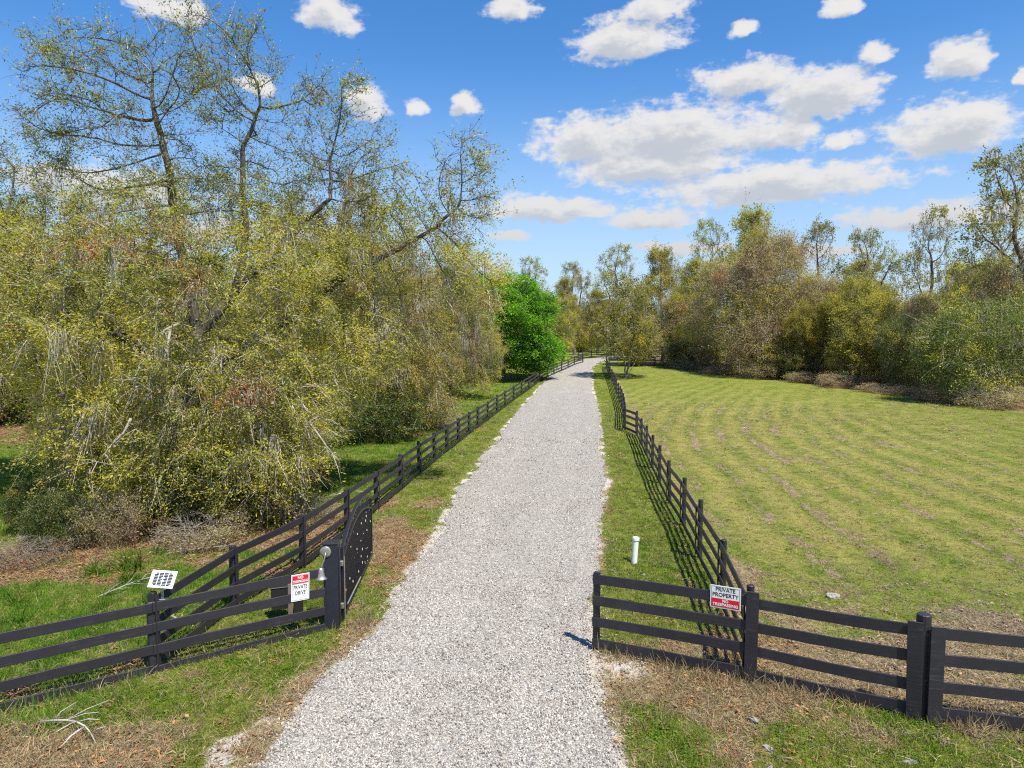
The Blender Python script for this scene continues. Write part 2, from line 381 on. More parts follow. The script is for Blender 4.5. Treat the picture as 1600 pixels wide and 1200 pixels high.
def m_ground():
    m, N, out = new_mat('pasture_ground')
    P = N.n('ShaderNodeNewGeometry').outputs['Position']
    mk = N.n('ShaderNodeAttribute', attribute_name='mask'); sp = N.n('ShaderNodeSeparateColor', ins={0: mk.outputs['Color']})
    g, l, s = sp.outputs[0], sp.outputs[1], sp.outputs[2]; t = mk.outputs['Alpha']
    nA = N.noise(P, 2.2, 5, .65); nB = N.noise(P, 11, 5, .7); nC = N.noise(P, 48, 4, .7); nD = N.noise(P, .35, 3)
    chips = N.n('ShaderNodeTexVoronoi', feature='F1', ins={'Vector': N.vec('MULTIPLY', P, (1, 1, .2)), 'Scale': 40.0, 'Randomness': 1.0})
    chv = N.n('ShaderNodeSeparateColor', ins={0: chips.outputs['Color']}).outputs[0]
    soil = N.mix(nB, (.13, .10, .07), (.25, .20, .14))
    lit = N.mix(chv, (.15, .095, .06), (.31, .20, .12))
    lit = N.mix(N.ramp(nC, .45, .7), lit, (.30, .24, .17))
    straw = N.mix(nC, (.20, .16, .09), (.44, .37, .22))
    gr = N.mix(N.ramp(nB, .3, .7), (.075, .13, .014), (.185, .235, .03))
    gr = N.mix(N.math('MULTIPLY', N.ramp(nA, .42, .68), .6), gr, (.25, .24, .055))
    gr = N.mix(N.math('MULTIPLY', N.ramp(nD, .45, .6), .45), gr, (.25, .25, .06))
    gr = N.mix(N.math('MULTIPLY', N.ramp(nC, .5, .75), .5), gr, (.29, .26, .10))
    gr = N.mix(N.math('MULTIPLY', N.n('ShaderNodeAttribute', attribute_name='band').outputs['Fac'], .75), gr, (.33, .29, .09))
    sand = N.mix(nC, (.42, .37, .31), (.66, .62, .55))
    base = N.mix(N.ramp(N.math('ADD', l, N.math('MULTIPLY_ADD', nB, 1.0, -.5)), .3, .7), soil, lit)
    base = N.mix(N.ramp(N.math('ADD', t, N.math('MULTIPLY_ADD', nB, 1.2, -.6)), .35, .65), base, straw)
    gg = N.ramp(N.math('ADD', g, N.math('ADD', N.math('MULTIPLY_ADD', nC, .9, -.45), N.math('MULTIPLY_ADD', nB, 1.0, -.5))), .3, .62)
    c = N.mix(gg, base, gr)
    c = N.mix(N.ramp(N.math('ADD', s, N.math('MULTIPLY_ADD', nC, .9, -.45)), .3, .6), c, sand)
    b = N.n('ShaderNodeBsdfPrincipled', ins={'Base Color': c, 'Roughness': .95, 'Specular IOR Level': .1})
    hgt = N.math('ADD', N.math('MULTIPLY', nC, .4), nB)
    N.link(N.n('ShaderNodeBump', ins={'Strength': 1.0, 'Distance': .05, 'Height': hgt}).outputs[0], b.inputs['Normal'])
    N.link(b.outputs[0], out.inputs[0]); return m
def m_gravel():
    m, N, out = new_mat('crushed_limestone')
    P = N.n('ShaderNodeNewGeometry').outputs['Position']
    v = N.n('ShaderNodeTexVoronoi', feature='F1', ins={'Vector': P, 'Scale': 38.0})
    v2 = N.n('ShaderNodeTexVoronoi', feature='F1', ins={'Vector': P, 'Scale': 80.0})
    cs = N.n('ShaderNodeSeparateColor', ins={0: v.outputs['Color']}); cs2 = N.n('ShaderNodeSeparateColor', ins={0: v2.outputs['Color']})
    big = N.noise(P, .6, 4, .6); mid = N.noise(N.vec('MULTIPLY', P, (1, .25, 1)), 1.6, 4, .6)
    val = N.math('MULTIPLY_ADD', cs.outputs[0], .62, N.math('MULTIPLY', cs2.outputs[1], .38))
    c = N.mix(N.ramp(val, .12, .85), (.14, .13, .118), (.55, .52, .465))
    c = N.mix(N.math('MULTIPLY', N.ramp(cs.outputs[1], .8, .95), .5), c, (.36, .29, .23))
    c = N.mix(N.math('MULTIPLY', N.ramp(cs2.outputs[2], .8, .9), .4), c, (.30, .32, .36))
    c = N.mix(N.math('MULTIPLY', N.ramp(mid, .5, .72), .35), c, (.50, .47, .43))
    c = N.mix(N.math('MULTIPLY', N.ramp(big, .56, .74), .25), c, (.33, .31, .29))
    b = N.n('ShaderNodeBsdfPrincipled', ins={'Base Color': c, 'Roughness': .9, 'Specular IOR Level': .2})
    h = N.math('SUBTRACT', 1.0, N.math('ADD', v.outputs['Distance'], N.math('MULTIPLY', v2.outputs['Distance'], .5)))
    N.link(N.n('ShaderNodeBump', ins={'Strength': .9, 'Distance': .022, 'Height': h}).outputs[0], b.inputs['Normal'])
    N.link(b.outputs[0], out.inputs[0]); return m
def m_gate_panel():
    m, N, out = new_mat('gate_screen')
    tc = N.n('ShaderNodeNewGeometry').outputs['Position']
    v = N.n('ShaderNodeTexVoronoi', feature='F1', ins={'Vector': N.vec('MULTIPLY', tc, (.2, .8, 1)), 'Scale': 9.0})
    cs = N.n('ShaderNodeSeparateColor', ins={0: v.outputs['Color']})
    rad = N.math('MULTIPLY', N.ramp(cs.outputs[0], .70, 1.0), .28)
    f = N.math('LESS_THAN', v.outputs['Distance'], rad)
    c = N.mix(f, (.014, .014, .018), (.75, .75, .74))
    b = N.n('ShaderNodeBsdfPrincipled', ins={'Base Color': c, 'Roughness': .45})
    N.link(b.outputs[0], out.inputs[0]); return m
M = dict(
    paint=m_paint(), leaf=m_leaf(), ground=m_ground(), gravel=m_gravel(), panel=m_gate_panel(),
    bark=m_bark('oak_bark', (.05, .042, .036), (.17, .15, .13)), bark_far=m_bark('pale_bark', (.12, .10, .09), (.30, .27, .24), 3),
    twig=m_bark('twig_bark', (.26, .225, .185), (.52, .47, .40), 3), dead=m_bark('bleached_wood', (.24, .22, .19), (.44, .41, .36), 5),
    moss=m_leaf('moss_fibre', .3), grass=m_tint('grass_blade', .35), litter=m_tint('dry_leaf', .15), stone=m_tint('stone', 0, .85),
    steel=simple('black_powder_coat', (.016, .017, .024), .38, .0, .3, 12, .1), post_steel=simple('dark_blue_black_steel', (.022, .023, .036), .42, .0, .35, 6, .1),
    bright=simple('weathered_aluminium', (.42, .40, .35), .42, .75, .5, 40), galv=simple('galvanised_bracket', (.5, .53, .55), .4, .7, .2, 30),
    white=simple('white_enamel', (.80, .80, .80), .35, 0, .04, 10), red=simple('red_enamel', (.62, .012, .03), .4), black=simple('black_ink', (.012, .012, .014), .5), whiteink=simple('white_ink', (.82, .82, .82), .5),
    pvc=simple('white_plastic_pipe', (.76, .80, .74), .4, 0, .06, 8), cell=simple('solar_cell', (.012, .016, .035), .18), sheet=simple('white_backsheet', (.72, .73, .74), .4),
    operator=simple('black_plastic', (.02, .02, .022), .45), wood=simple('grey_timber', (.16, .13, .11), .8, 0, .3, 10, .3), rock=simple('limestone', (.33, .32, .30), .95, 0, .6, 5, 1.0),
    brown=simple('brown_ring', (.28, .12, .05), .6))

# ------------------------------------------------------------------ ground sheet
def grid_axis(parts):
    a = []
    for lo, hi, st in parts: a.append(np.arange(lo, hi, st))
    return np.concatenate(a + [np.array([parts[-1][1]])])
def build_ground():
    xs = grid_axis([(-900, -200, 100), (-200, -60, 20), (-60, -26, 2.), (-26, -10, .4), (-10, 10, .14), (10, 18, .17), (18, 24, .4), (24, 60, 1.0), (60, 200, 20), (200, 900, 100)])
    ys = grid_axis([(-300, -40, 60), (-40, 4, 4), (4, 7.5, .5), (7.5, 22, .14), (22, 40, .3), (40, 80, .6), (80, 160, 2), (160, 300, 20), (300, 1500, 150)])
    X, Y = np.meshgrid(xs, ys); x, y = X.ravel(), Y.ravel()
    z = ground_z(x, y)
    inroad = np.maximum(ix(ROADL, y) - x, x - ix(ROADR, y))
    z = z - .05 * S(-.25, -.7, inroad) * (y < 150)       # shallow bed under the gravel sheet
    nx, ny = len(xs), len(ys)
    i = np.arange((nx - 1) * (ny - 1)); r, c = i // (nx - 1), i % (nx - 1)
    a = r * nx + c
    F = np.stack([a, a + 1, a + nx + 1, a + nx], 1)
    g, l, s, t = masks(x, y)
    me = mesh_np('ground', np.stack([x, y, z], 1), F, M['ground'], {'mask': ('FLOAT_COLOR', np.stack([g, l, s, t], 1)), 'band': ('FLOAT', mow_band(x, y))}, True)
    o = link('ground', me); tag(o, kind='structure'); o['label'] = 'pasture ground of grass, straw and leaf litter'
    print('ground', nx * ny)
build_ground()
def build_road():
    ys = grid_axis([(3, 30, .12), (30, 60, .3), (60, 120, .8), (120, 148, 1.5)])
    rng = np.random.default_rng(2)
    nc = 22
    l = ix(ROADL, ys) + (fbm(ys / 2.7, ys * 0, seed=51, oct=5) - .5) * .75 + (fbm(ys / .22, ys * 0, seed=52, oct=2) - .5) * .2
    r = ix(ROADR, ys) + (fbm(ys / 3.1, ys * 0 + 5, seed=53, oct=5) - .5) * .75 + (fbm(ys / .22, ys * 0, seed=54, oct=2) - .5) * .2
    t = np.linspace(0, 1, nc)
    X = l[:, None] * (1 - t) + r[:, None] * t; Y = np.repeat(ys[:, None], nc, 1)
    crown = np.sin(np.pi * t)[None, :] ** .6
    rut = np.exp(-((t - .27) / .09) ** 2) + np.exp(-((t - .72) / .09) ** 2)
    Z = ground_z(X.ravel(), Y.ravel()).reshape(X.shape) + .008 + .0006 * Y + .035 * crown - .012 * rut[None, :] + (fbm(X.ravel() / .5, Y.ravel() / .5, seed=60).reshape(X.shape) - .5) * .02 * crown
    ny = len(ys); i = np.arange((ny - 1) * (nc - 1)); a = (i // (nc - 1)) * nc + i % (nc - 1)
    F = np.stack([a, a + 1, a + nc + 1, a + nc], 1)
    me = mesh_np('gravel_drive', np.stack([X.ravel(), Y.ravel(), Z.ravel()], 1), F, M['gravel'], None, True)
    o = link('gravel_drive', me); tag(o, kind='structure'); o['label'] = 'pale crushed limestone driveway running straight to the trees'
build_road()
print('t ground', time.time() - T0)

# ------------------------------------------------------------------ fences
def board_variants():
    out = []
    rng = np.random.default_rng(5)
    for k in range(4):
        n = 7; V = []; F = []
        amp = [.0, .010, -.012, .006][k]
        for i in range(n):
            u = i / (n - 1) - .5
            bow = amp * (1 - 4 * u * u) + rng.normal(0, .0022); side = rng.normal(0, .003)
            hh = .5 + rng.normal(0, .012)
            # unit height cross-section, thickness y in metres, chamfered
            for yy, zz in ((-.013, -hh + .03), (-.010, -hh), (.010, -hh), (.013, -hh + .03), (.013, hh - .03), (.010, hh), (-.010, hh), (-.013, hh - .03)):
                V.append((u, yy + side, zz + bow / .15))
        for i in range(n - 1):
            for j in range(8):
                F.append((i * 8 + j, i * 8 + (j + 1) % 8, (i + 1) * 8 + (j + 1) % 8, (i + 1) * 8 + j))
        b = bmesh.new(); vs = [b.verts.new(v) for v in V]
        for f in F: b.faces.new([vs[q] for q in f])
        b.faces.new(vs[:8][::-1]); b.faces.new(vs[-8:])
        bmesh.ops.recalc_face_normals(b, faces=b.faces[:])
        me = bpy.data.meshes.new('board'); b.to_mesh(me); b.free(); me.materials.append(M['paint']); out.append(me)
    return out
BOARDS = board_variants()
FR = np.random.default_rng(77)
def place_board(parent, p0, p1, h, origin, off=(0, 0, 0), var=None):
    p0, p1 = Vector(p0) + Vector(off), Vector(p1) + Vector(off)
    d = p1 - p0; L = d.length - .004
    rz = math.atan2(d.y, d.x); ry = -math.asin(d.z / d.length)
    o = link('board', BOARDS[int(FR.integers(4)) if var is None else var], parent, (p0 + p1) / 2 - origin, (FR.normal(0, .012), ry, rz), (L, 1, h))
    return o
def post_mesh(w, d, h, round_=False, cap=.012):
    b = MB()
    if round_:
        b.lathe([(w / 2, -.3), (w / 2, h - .01), (w / 2 - .012, h)], 14)
    else: b.box((0, 0, (h - .3) / 2), (w, d, h + .3), None, cap)
    return b.mesh('post', M['paint'], False)
def fence(name, label, pts, tops, bh, side, post=(.11, .11, 1.3), batten=True, skip_posts=(), z_of=None, round_post=False, ph_jit=.03):
    """pts: ground points; boards on the 'side' (+1 left of the run, -1 right) face of the posts"""
    zf = z_of or gz
    P = [Vector((x, y, zf(x, y))) for x, y in pts]
    org = P[0].copy()
    root = thing(name, label, 'fence', org)
    pm = post_mesh(post[0], post[1], post[2], round_post)
    bm_ = MB().box((0, 0, (tops[0] - (tops[-1] - bh)) / 2), (.085, .022, tops[0] - tops[-1] + bh + .03), None, .003).mesh('batten', M['paint'])
    offd = post[1] / 2 + .0145
    dirs = []
    for i, p in enumerate(P):
        a = P[max(i - 1, 0)]; b = P[min(i + 1, len(P) - 1)]
        d = Vector((b.x - a.x, b.y - a.y, 0)).normalized(); dirs.append(d)
    for i, p in enumerate(P):
        d = dirs[i]; nrm = Vector((-d.y, d.x, 0)) * side
        rz = math.atan2(d.y, d.x)
        if i not in skip_posts:
            link('post', pm, root, p - org + Vector((0, 0, FR.normal(0, ph_jit))), (FR.normal(0, .012), FR.normal(0, .012), rz + FR.normal(0, .04)))
        if batten:
            link('batten', bm_, root, p - org + nrm * (offd + .0265) + Vector((0, 0, tops[-1] - bh)), (0, FR.normal(0, .006), rz))
    for i in range(len(P) - 1):
        d = (P[i + 1] - P[i]); d.z = 0; d.normalize(); nrm = Vector((-d.y, d.x, 0)) * side
        for t in tops:
            j0, j1 = FR.normal(0, .008), FR.normal(0, .008)
            place_board(root, P[i] + Vector((0, 0, t - bh / 2 + j0)), P[i + 1] + Vector((0, 0, t - bh / 2 + j1)), bh, org, nrm * offd)
    return root, P
TL = (1.26, .92, .58, .24)
fence('board_fence', 'long black four board fence left of the drive, running from gate to bright green tree', LFENCE, TL, .145, -1, (.11, .11, 1.30))
fence('board_fence', 'long black four board fence between the drive and the mown field', RFENCE, (1.3, .96, .61, .26), .145, 1, (.12, .12, 1.42), round_post=True)
# front wings
lfw, LP = fence('board_fence', 'black front fence wing carrying the private drive sign and solar panel', LFRONT, (1.17, .82, .47, .13), .16, 1, (.12, .12, 1.12), batten=False, skip_posts=(0,))
rfw = thing('board_fence', 'black front fence wing carrying the private property sign, right of the drive', 'fence', (RFRONT[0][0], RFRONT[0][1], gz(*RFRONT[0])))
def right_wing():
    org = rfw.location.copy(); P = [Vector((x, y, gz(x, y))) for x, y in RFRONT]
    tops = (1.36, .98, .60, .225); bh = .165
    slim = MB().box((0, 0, .55), (.10, .09, 1.66), None, .004).mesh('post', M['paint'])
    face = MB().box((0, 0, .56), (.19, .03, 1.72), None, .004).mesh('face_board', M['paint'])
    rnd = post_mesh(.19, .19, 1.5, True)
    sq = MB().box((0, 0, .54), (.14, .14, 1.68), None, .008).mesh('post', M['paint'])
    def fr(i, j):
        d = (P[j] - P[i]); d.z = 0; d.normalize(); return d, Vector((d.y, -d.x, 0))
    for i in range(len(P) - 1):
        d, nr = fr(i, i + 1)
        a0 = P[i] + d * (.0 if i == 0 else .075); a1 = P[i + 1] - d * (.075)
        if i == 0: a0 = P[i] - d * .05
        for k, t in enumerate(tops):
            dz = (-.07, -.05)[i == 1] if i == 2 else 0
            place_board(rfw, a0 + Vector((0, 0, t - bh / 2 + FR.normal(0, .006))), a1 + Vector((0, 0, t - bh / 2 + FR.normal(0, .012) + (-.05 if i >= 2 else 0))), bh, org, nr * .075)
    d, nr = fr(0, 1); rz = math.atan2(d.y, d.x)
    link('post', slim, rfw, P[0] - org + Vector((0, 0, .0)), (0, 0, rz))
    link('post', sq, rfw, P[1] - org, (0, 0, rz)); link('face_board', face, rfw, P[1] - org + nr * .11 + Vector((0, 0, .03)), (0, .01, rz))
    d, nr = fr(1, 2); rz = math.atan2(d.y, d.x)
    link('post', rnd, rfw, P[2] - org - nr * .03, (0, 0, 0))
    link('face_board', face, rfw, P[2] - org + nr * .105 - d * .085, (.01, -.012, rz)); 
    d2, nr2 = fr(2, 3); link('face_board', face, rfw, P[2] - org + nr2 * .105 + d2 * .135 + Vector((0, 0, -.04)), (0, .008, math.atan2(d2.y, d2.x)))
    for q in (3, 4): link('post', sq, rfw, P[q] - org, (0, 0, math.atan2(d2.y, d2.x)))
right_wing()
# far end: cross fence, and the return by the small tree
fence('board_fence', 'distant black fence crossing at the bend where the drive ends', [(10.5,112),(12.2,122),(15,133),(20,141.5),(24,145),(28,148),(33,151)], TL, .15, -1)
fence('board_fence', 'short black fence return just behind the small multi stemmed tree', [(13.3,96.5),(16.5,97),(19.8,97.5)], TL, .15, -1)

# ------------------------------------------------------------------ gate, post, bell, operator, panel, signs, pipe
def gate():
    base = Vector((-3.23, 13.12, gz(-3.23, 13.12))); end = Vector((-3.46, 17.05, 0)); d = Vector((end.x - base.x, end.y - base.y, 0)); L = d.length; rz = math.atan2(d.y, d.x)
    g = thing('driveway_gate', 'black arched metal gate standing open along the left verge', 'gate', base, rz)
    def top(t): return 1.44 + .12 * t + .36 * math.sin(math.pi * min(1, t * 1.02)) ** .85
    def low(t): return top(t) - .22 - .06 * t
    def bow(t): return 0
    MB().box((.03, 0, .78), (.06, .06, 1.36), None, .004).build('stile', M['steel'], g)
    MB().box((L - .03, 0, .80), (.06, .06, 1.42), None, .004).build('stile', M['steel'], g)
    MB().box((L / 2, 0, .14), (L - .124, .055, .07), None, .004).build('bottom_rail', M['steel'], g)
    ts = [i / 24 for i in range(25)]
    def strip(f, w, h, nm):
        b = bmesh.new(); rings = []
        for t in ts:
            x = .03 + t * (L - .06); z = f(t)
            rings.append([b.verts.new((x, y, z + dz)) for y, dz in ((-w / 2, -h / 2), (w / 2, -h / 2), (w / 2, h / 2), (-w / 2, h / 2))])
        for r0, r1 in zip(rings, rings[1:]):
            for k in range(4): b.faces.new((r0[k], r0[(k + 1) % 4], r1[(k + 1) % 4], r1[k]))
        b.faces.new(rings[0][::-1]); b.faces.new(rings[-1]); bmesh.ops.recalc_face_normals(b, faces=b.faces[:])
        me = bpy.data.meshes.new(nm); b.to_mesh(me); b.free(); me.materials.append(M['steel']); link(nm, me, g)
    strip(top, .058, .06, 'arched_rail'); strip(low, .05, .045, 'arched_rail')
    n = 42; unitp = MB().box((0, 0, .5), (.02, .02, 1.0)).mesh('picket', M['panel'])
    for i in range(n):
        t = (i + .7) / (n + .4); x = .03 + t * (L - .06)
        link('picket', unitp, g, (x, .0, .177), (0, 0, 0), (1, 1, low(t) - .2 - .177 + .175))
    sp = MB().box((0, 0, .5), (.014, .014, 1.0)).mesh('short_picket', M['steel'])
    for i in range(20):
        t = (i + .7) / 20.4; x = .03 + t * (L - .06)
        link('short_picket', sp, g, (x, 0, low(t) + .024), (0, 0, 0), (1, 1, max(.02, top(t) - low(t) - .056)))
    # screen sheet behind the pickets
    V = []; F = []
    for k, t in enumerate(ts):
        x = .05 + t * (L - .1)
        V += [(x, .018, .18), (x, .018, low(t) - .03), (x, .024, low(t) - .03), (x, .024, .18)]
    for k in range(len(ts) - 1):
        for j in range(4): F.append((k * 4 + j, k * 4 + (j + 1) % 4, k * 4 + 4 + (j + 1) % 4, k * 4 + 4 + j))
    link('screen', mesh_np('screen', V, F, M['panel']), g)
    hm = MB().box((-.045, 0, 0), (.07, .07, .1), None, .006).mesh('hinge', M['bright'])
    for z in (.36, 1.18): link('hinge', hm, g, (0, 0, z))
    MB().tube([(-.02, -.05, .1), (-.02, -.05, 1.3)], .012, 8).build('hinge_rod', M['bright'], g)
    MB().box((.06, -.045, .62), (.05, .05, .04), None, .004).build('latch_bracket', M['brown'], g)
    MB().tube([(.2, -.06, .3), (1.6, -.09, .34), (1.62, -.09, .34)], .014, 8).build('opener_arm', M['galv'], g)
gate()
def gate_post():
    c = Vector((-3.385, 12.99, gz(-3.385, 12.99)))
    p = thing('gate_post', 'square dark steel gate post with flat cap beside the drive', 'gate post', c, .06)
    MB().box((0, 0, .65), (.27, .27, 1.9), None, .008).build('column', M['post_steel'], p)
    MB().box((0, 0, 1.612), (.29, .29, .02), None, .004).build('cap', M['post_steel'], p)
    MB().box((.15, -.07, .8), (.03, .09, 1.45), None, .004).build('hinge_channel', M['steel'], p)
    b = thing('bell', 'small silver bell hanging from a round plate on the gate post', 'bell', (c.x - .10, c.y - .165, c.z + 1.16), .06); b.scale = (1.25, 1.0, 1.25)
    Mx = Matrix.Translation((.02, .02, .25)) @ Matrix.Rotation(R(90), 4, 'X')
    MB().lathe([(.075, .0), (.085, .012), (.08, .02), (.05, .026), (.0005, .03)], 24, Mx).build('back_plate', M['bright'], b, True)
    MB().tube([(.02, -.0, .25), (.02, -.03, .2), (.0, -.045, .12), (-.03, -.05, .06), (-.045, -.05, .03)], .009, 8).build('hook', M['bright'], b, True)
    prof = [(.0005, .03), (.03, .026), (.045, .0), (.05, -.04), (.058, -.085), (.075, -.12), (.095, -.135), (.093, -.142), (.07, -.13), (.0005, -.12)]
    MB().lathe(prof, 24, Matrix.Translation((-.045, -.06, 0))).build('bell_cup', M['bright'], b, True)
    MB().lathe([(.0005, -.12), (.016, -.13), (.018, -.15), (.0005, -.165)], 12, Matrix.Translation((-.045, -.06, 0))).build('clapper', M['steel'], b, True)
gate_post()
def operator():
    p = thing('gate_operator', 'dark gate operator boxes on a short timber post behind the sign', 'gate opener', (-4.33, 13.45, gz(-4.33, 13.45)), .35)
    MB().box((0, 0, .3), (.09, .09, .75), None, .005).build('mounting_post', M['wood'], p)
    MB().box((-.2, 0, .42), (.3, .2, .42), None, .012).build('control_box', M['operator'], p)
    MB().box((-.2, 0, .64), (.32, .22, .02), None, .005).build('control_lid', M['operator'], p)
    MB().box((.15, 0, .30), (.18, .16, .46), None, .012).build('battery_box', M['operator'], p)
operator()
def solar():
    x, y = -5.72, 11.27; z = gz(x, y) + 1.16
    p = thing('solar_panel', 'small white framed solar panel tilted on a bracket above the front fence', 'solar panel', (x, y, z), .10)
    MB().box((0, 0, .1), (.05, .012, .22), None, .003).build('bracket', M['galv'], p)
    MB().box((0, 0, -.0), (.12, .09, .02), None, .004).build('bracket_foot', M['galv'], p)
    for hz in (.04, .09, .14): pass
    T = Matrix.Translation((0.02, -.01, .33)) @ Matrix.Rotation(R(6), 4, 'Y') @ Matrix.Rotation(R(48), 4, 'X')
    W, Hh = .44, .33
    f = bpy.data.objects.new('panel', MB().box((0, 0, 0), (W, Hh, .016), None, .002).mesh('panel', M['sheet'])); COL.objects.link(f); f.parent = p; f.matrix_local = T @ Matrix.Scale(.84, 4)
    for (cx, cy_, sx, sy) in ((0, Hh / 2 + .006, W + .024, .012), (0, -Hh / 2 - .006, W + .024, .012), (W / 2 + .006, 0, .012, Hh), (-W / 2 - .006, 0, .012, Hh)):
        MB().box((cx, cy_, .003), (sx, sy, .026), None, .002).build('frame_bar', M['white'], f)
    cm = MB().box((0, 0, 0), (.074, .0215, .003)).mesh('cell', M['cell'])
    cs = MB().box((0, 0, 0), (.054, .0215, .003)).mesh('cell', M['cell'])
    for i in range(4):
        for j in range(9):
            e = (j in (0, 8)) and i in (0, 3) or (j in (3, 5)) and i in (1, 2)
            off = 0
            if e: off = (.011 if i in (0, 1) else -.011) * (1 if i in (0, 3) else -1)
            link('cell', cs if e else cm, f, ((i - 1.5) * .089 + off, (j - 4) * .0295, .0105))
solar()
def text_mesh(body, size, mat, bold=.0012, sx=1.0):
    c = bpy.data.curves.new('lettering', 'FONT'); c.body = body; c.size = size; c.align_x = 'CENTER'; c.align_y = 'CENTER'
    c.extrude = .0012; c.offset = bold; c.resolution_u = 3
    o = bpy.data.objects.new('tmp', c); COL.objects.link(o)
    bpy.context.view_layer.update()
    dg = bpy.context.evaluated_depsgraph_get()
    me = bpy.data.meshes.new_from_object(o.evaluated_get(dg)); bpy.data.objects.remove(o)
    me.name = 'lettering'; me.materials.clear(); me.materials.append(mat)
    me.transform(Matrix.Diagonal((sx, 1, 1, 1)))
    w = max(v.co.x for v in me.vertices) - min(v.co.x for v in me.vertices)
    return me, w
def sign(label, loc, rz, W, Hh, items, tilt=0):
    p = thing('sign', label, 'sign', loc, rz); p.rotation_euler = (R(90), tilt, rz)
    MB().box((0, 0, 0), (W, Hh, .006), None, .002).build('plate', M['white'], p)
    b = .012; iw, ih = W - 2 * .02, Hh - 2 * .02
    for cx, cy_, sx, sy in ((0, ih / 2, iw, .004), (0, -ih / 2, iw, .004), (iw / 2, 0, .004, ih - .004), (-iw / 2, 0, .004, ih - .004)):
        MB().box((cx, cy_, .0035), (sx, sy, .002)).build('border_line', M['black'], p)
    for it in items:
        if it[0] == 'band':
            _, cy_, h = it; MB().box((0, cy_, .0045), (iw - .006, h, .004)).build('red_band', M['red'], p)
        else:
            _, body, cy_, h, wd, mat, z = it
            me, w = text_mesh(body, h / .7, mat); me.transform(Matrix.Diagonal((wd / w, 1, 1, 1)))
            link('lettering', me, p, (0, cy_, z))
    for sx in (-1, 1):
        for sy in (-1, 1):
            MB().lathe([(.005, 0), (.004, .003), (.0005, .004)], 8).build('screw', M['bright'], p, loc=(sx * (W / 2 - .011), sy * (Hh / 2 - .011), .003))
def signs():
    d = Vector((3.76 - 1.47, 10.75 - 11.95, 0)).normalized(); nr = Vector((d.y, -d.x, 0))
    q = Vector((1.47, 11.95, 0)) + d * (2.585 - .40) + nr * .098
    sign('white and red private property sign on the right front fence', (q.x, q.y, gz(q.x, q.y) + 1.30), math.atan2(d.y, d.x), .47, .36,
         [('t', 'PRIVATE', .118, .062, .30, M['black'], .0042), ('t', 'PROPERTY', .032, .062, .40, M['black'], .0042), ('band', -.092, .132), ('t', 'NO', -.062, .044, .09, M['whiteink'], .0072), ('t', 'TRESPASSING', -.122, .044, .39, M['whiteink'], .0072)], .0)
    d = Vector((-3.52 + 5.84, 12.86 - 11.15, 0)).normalized(); nr = Vector((d.y, -d.x, 0))
    q = Vector((-3.52, 12.86, 0)) - d * .47 + nr * .106
    sign('white and red no trespassing private drive sign beside the gate post', (q.x, q.y, gz(q.x, q.y) + .93), math.atan2(d.y, d.x), .335, .49,
         [('band', .145, .145), ('t', 'NO', .182, .05, .10, M['whiteink'], .0072), ('t', 'TRESPASSING', .112, .045, .275, M['whiteink'], .0072), ('t', 'PRIVATE', .005, .068, .25, M['black'], .0042), ('t', 'DRIVE', -.10, .068, .19, M['black'], .0042)], .03)
signs()
def pipe():
    x, y = 2.95, 16.7
    p = thing('vent_pipe', 'white plastic standpipe with a domed cap in the right verge', 'pipe', (x, y, gz(x, y))); p.rotation_euler = (R(-2), R(4), 0)
    MB().lathe([(.072, -.15), (.072, .555)], 24).build('pipe', M['pvc'], p, False)
    MB().lathe([(.073, .556), (.086, .558), (.086, .60), (.080, .625), (.05, .64), (.0005, .645)], 24).build('cap', M['pvc'], p, False)
pipe()
def rock_mesh(seed, sub=2, jag=.35):
    b = bmesh.new(); bmesh.ops.create_icosphere(b, subdivisions=sub, radius=1.0)
    co = np.array([v.co[:] for v in b.verts])
    n = vnoise(co[:, 0] * 1.7 + seed * 7, co[:, 1] * 1.7, co[:, 2] * 1.7, seed) - .5
    n2 = vnoise(co[:, 0] * 4 + seed * 3, co[:, 1] * 4, co[:, 2] * 4, seed + 5) - .5
    for v, a, c in zip(b.verts, n, n2): v.co = v.co * (1 + jag * a * 2 + jag * c * .6)
    me = bpy.data.meshes.new('rock'); b.to_mesh(me); b.free(); return me
def rocks():
    for i, (x, y, s, lab) in enumerate([(6.67, 14.3, (.19, .12, .1), 'grey lump of limestone on the dry ground behind the front fence'),
            (3.38, 8.93, (.075, .11, .045), 'whitish chunk of limestone in the straw below the private property sign'),
            (3.42, 9.62, (.13, .1, .05), 'flat grey stone in the straw nearest the right fence post'),
            (4.98, 8.55, (.12, .06, .04), 'pale stone at the bottom edge right of centre'),
            (3.0, 15.75, (.07, .06, .05), 'small pale stone in grass just in front of the white pipe'),
            (3.22, 8.5, (.06, .1, .05), 'small white stone at the very bottom edge of the picture')]):
        me = rock_mesh(i + 3, 3, .6); me.materials.append(M['rock'])
        o = link('rock', me, None, (x, y, gz(x, y) + s[2] * .15), (.2 * i, .1, i), [v * .7 for v in s]); tag(o, lab, 'rock', 'loose stones in the grass')
rocks()

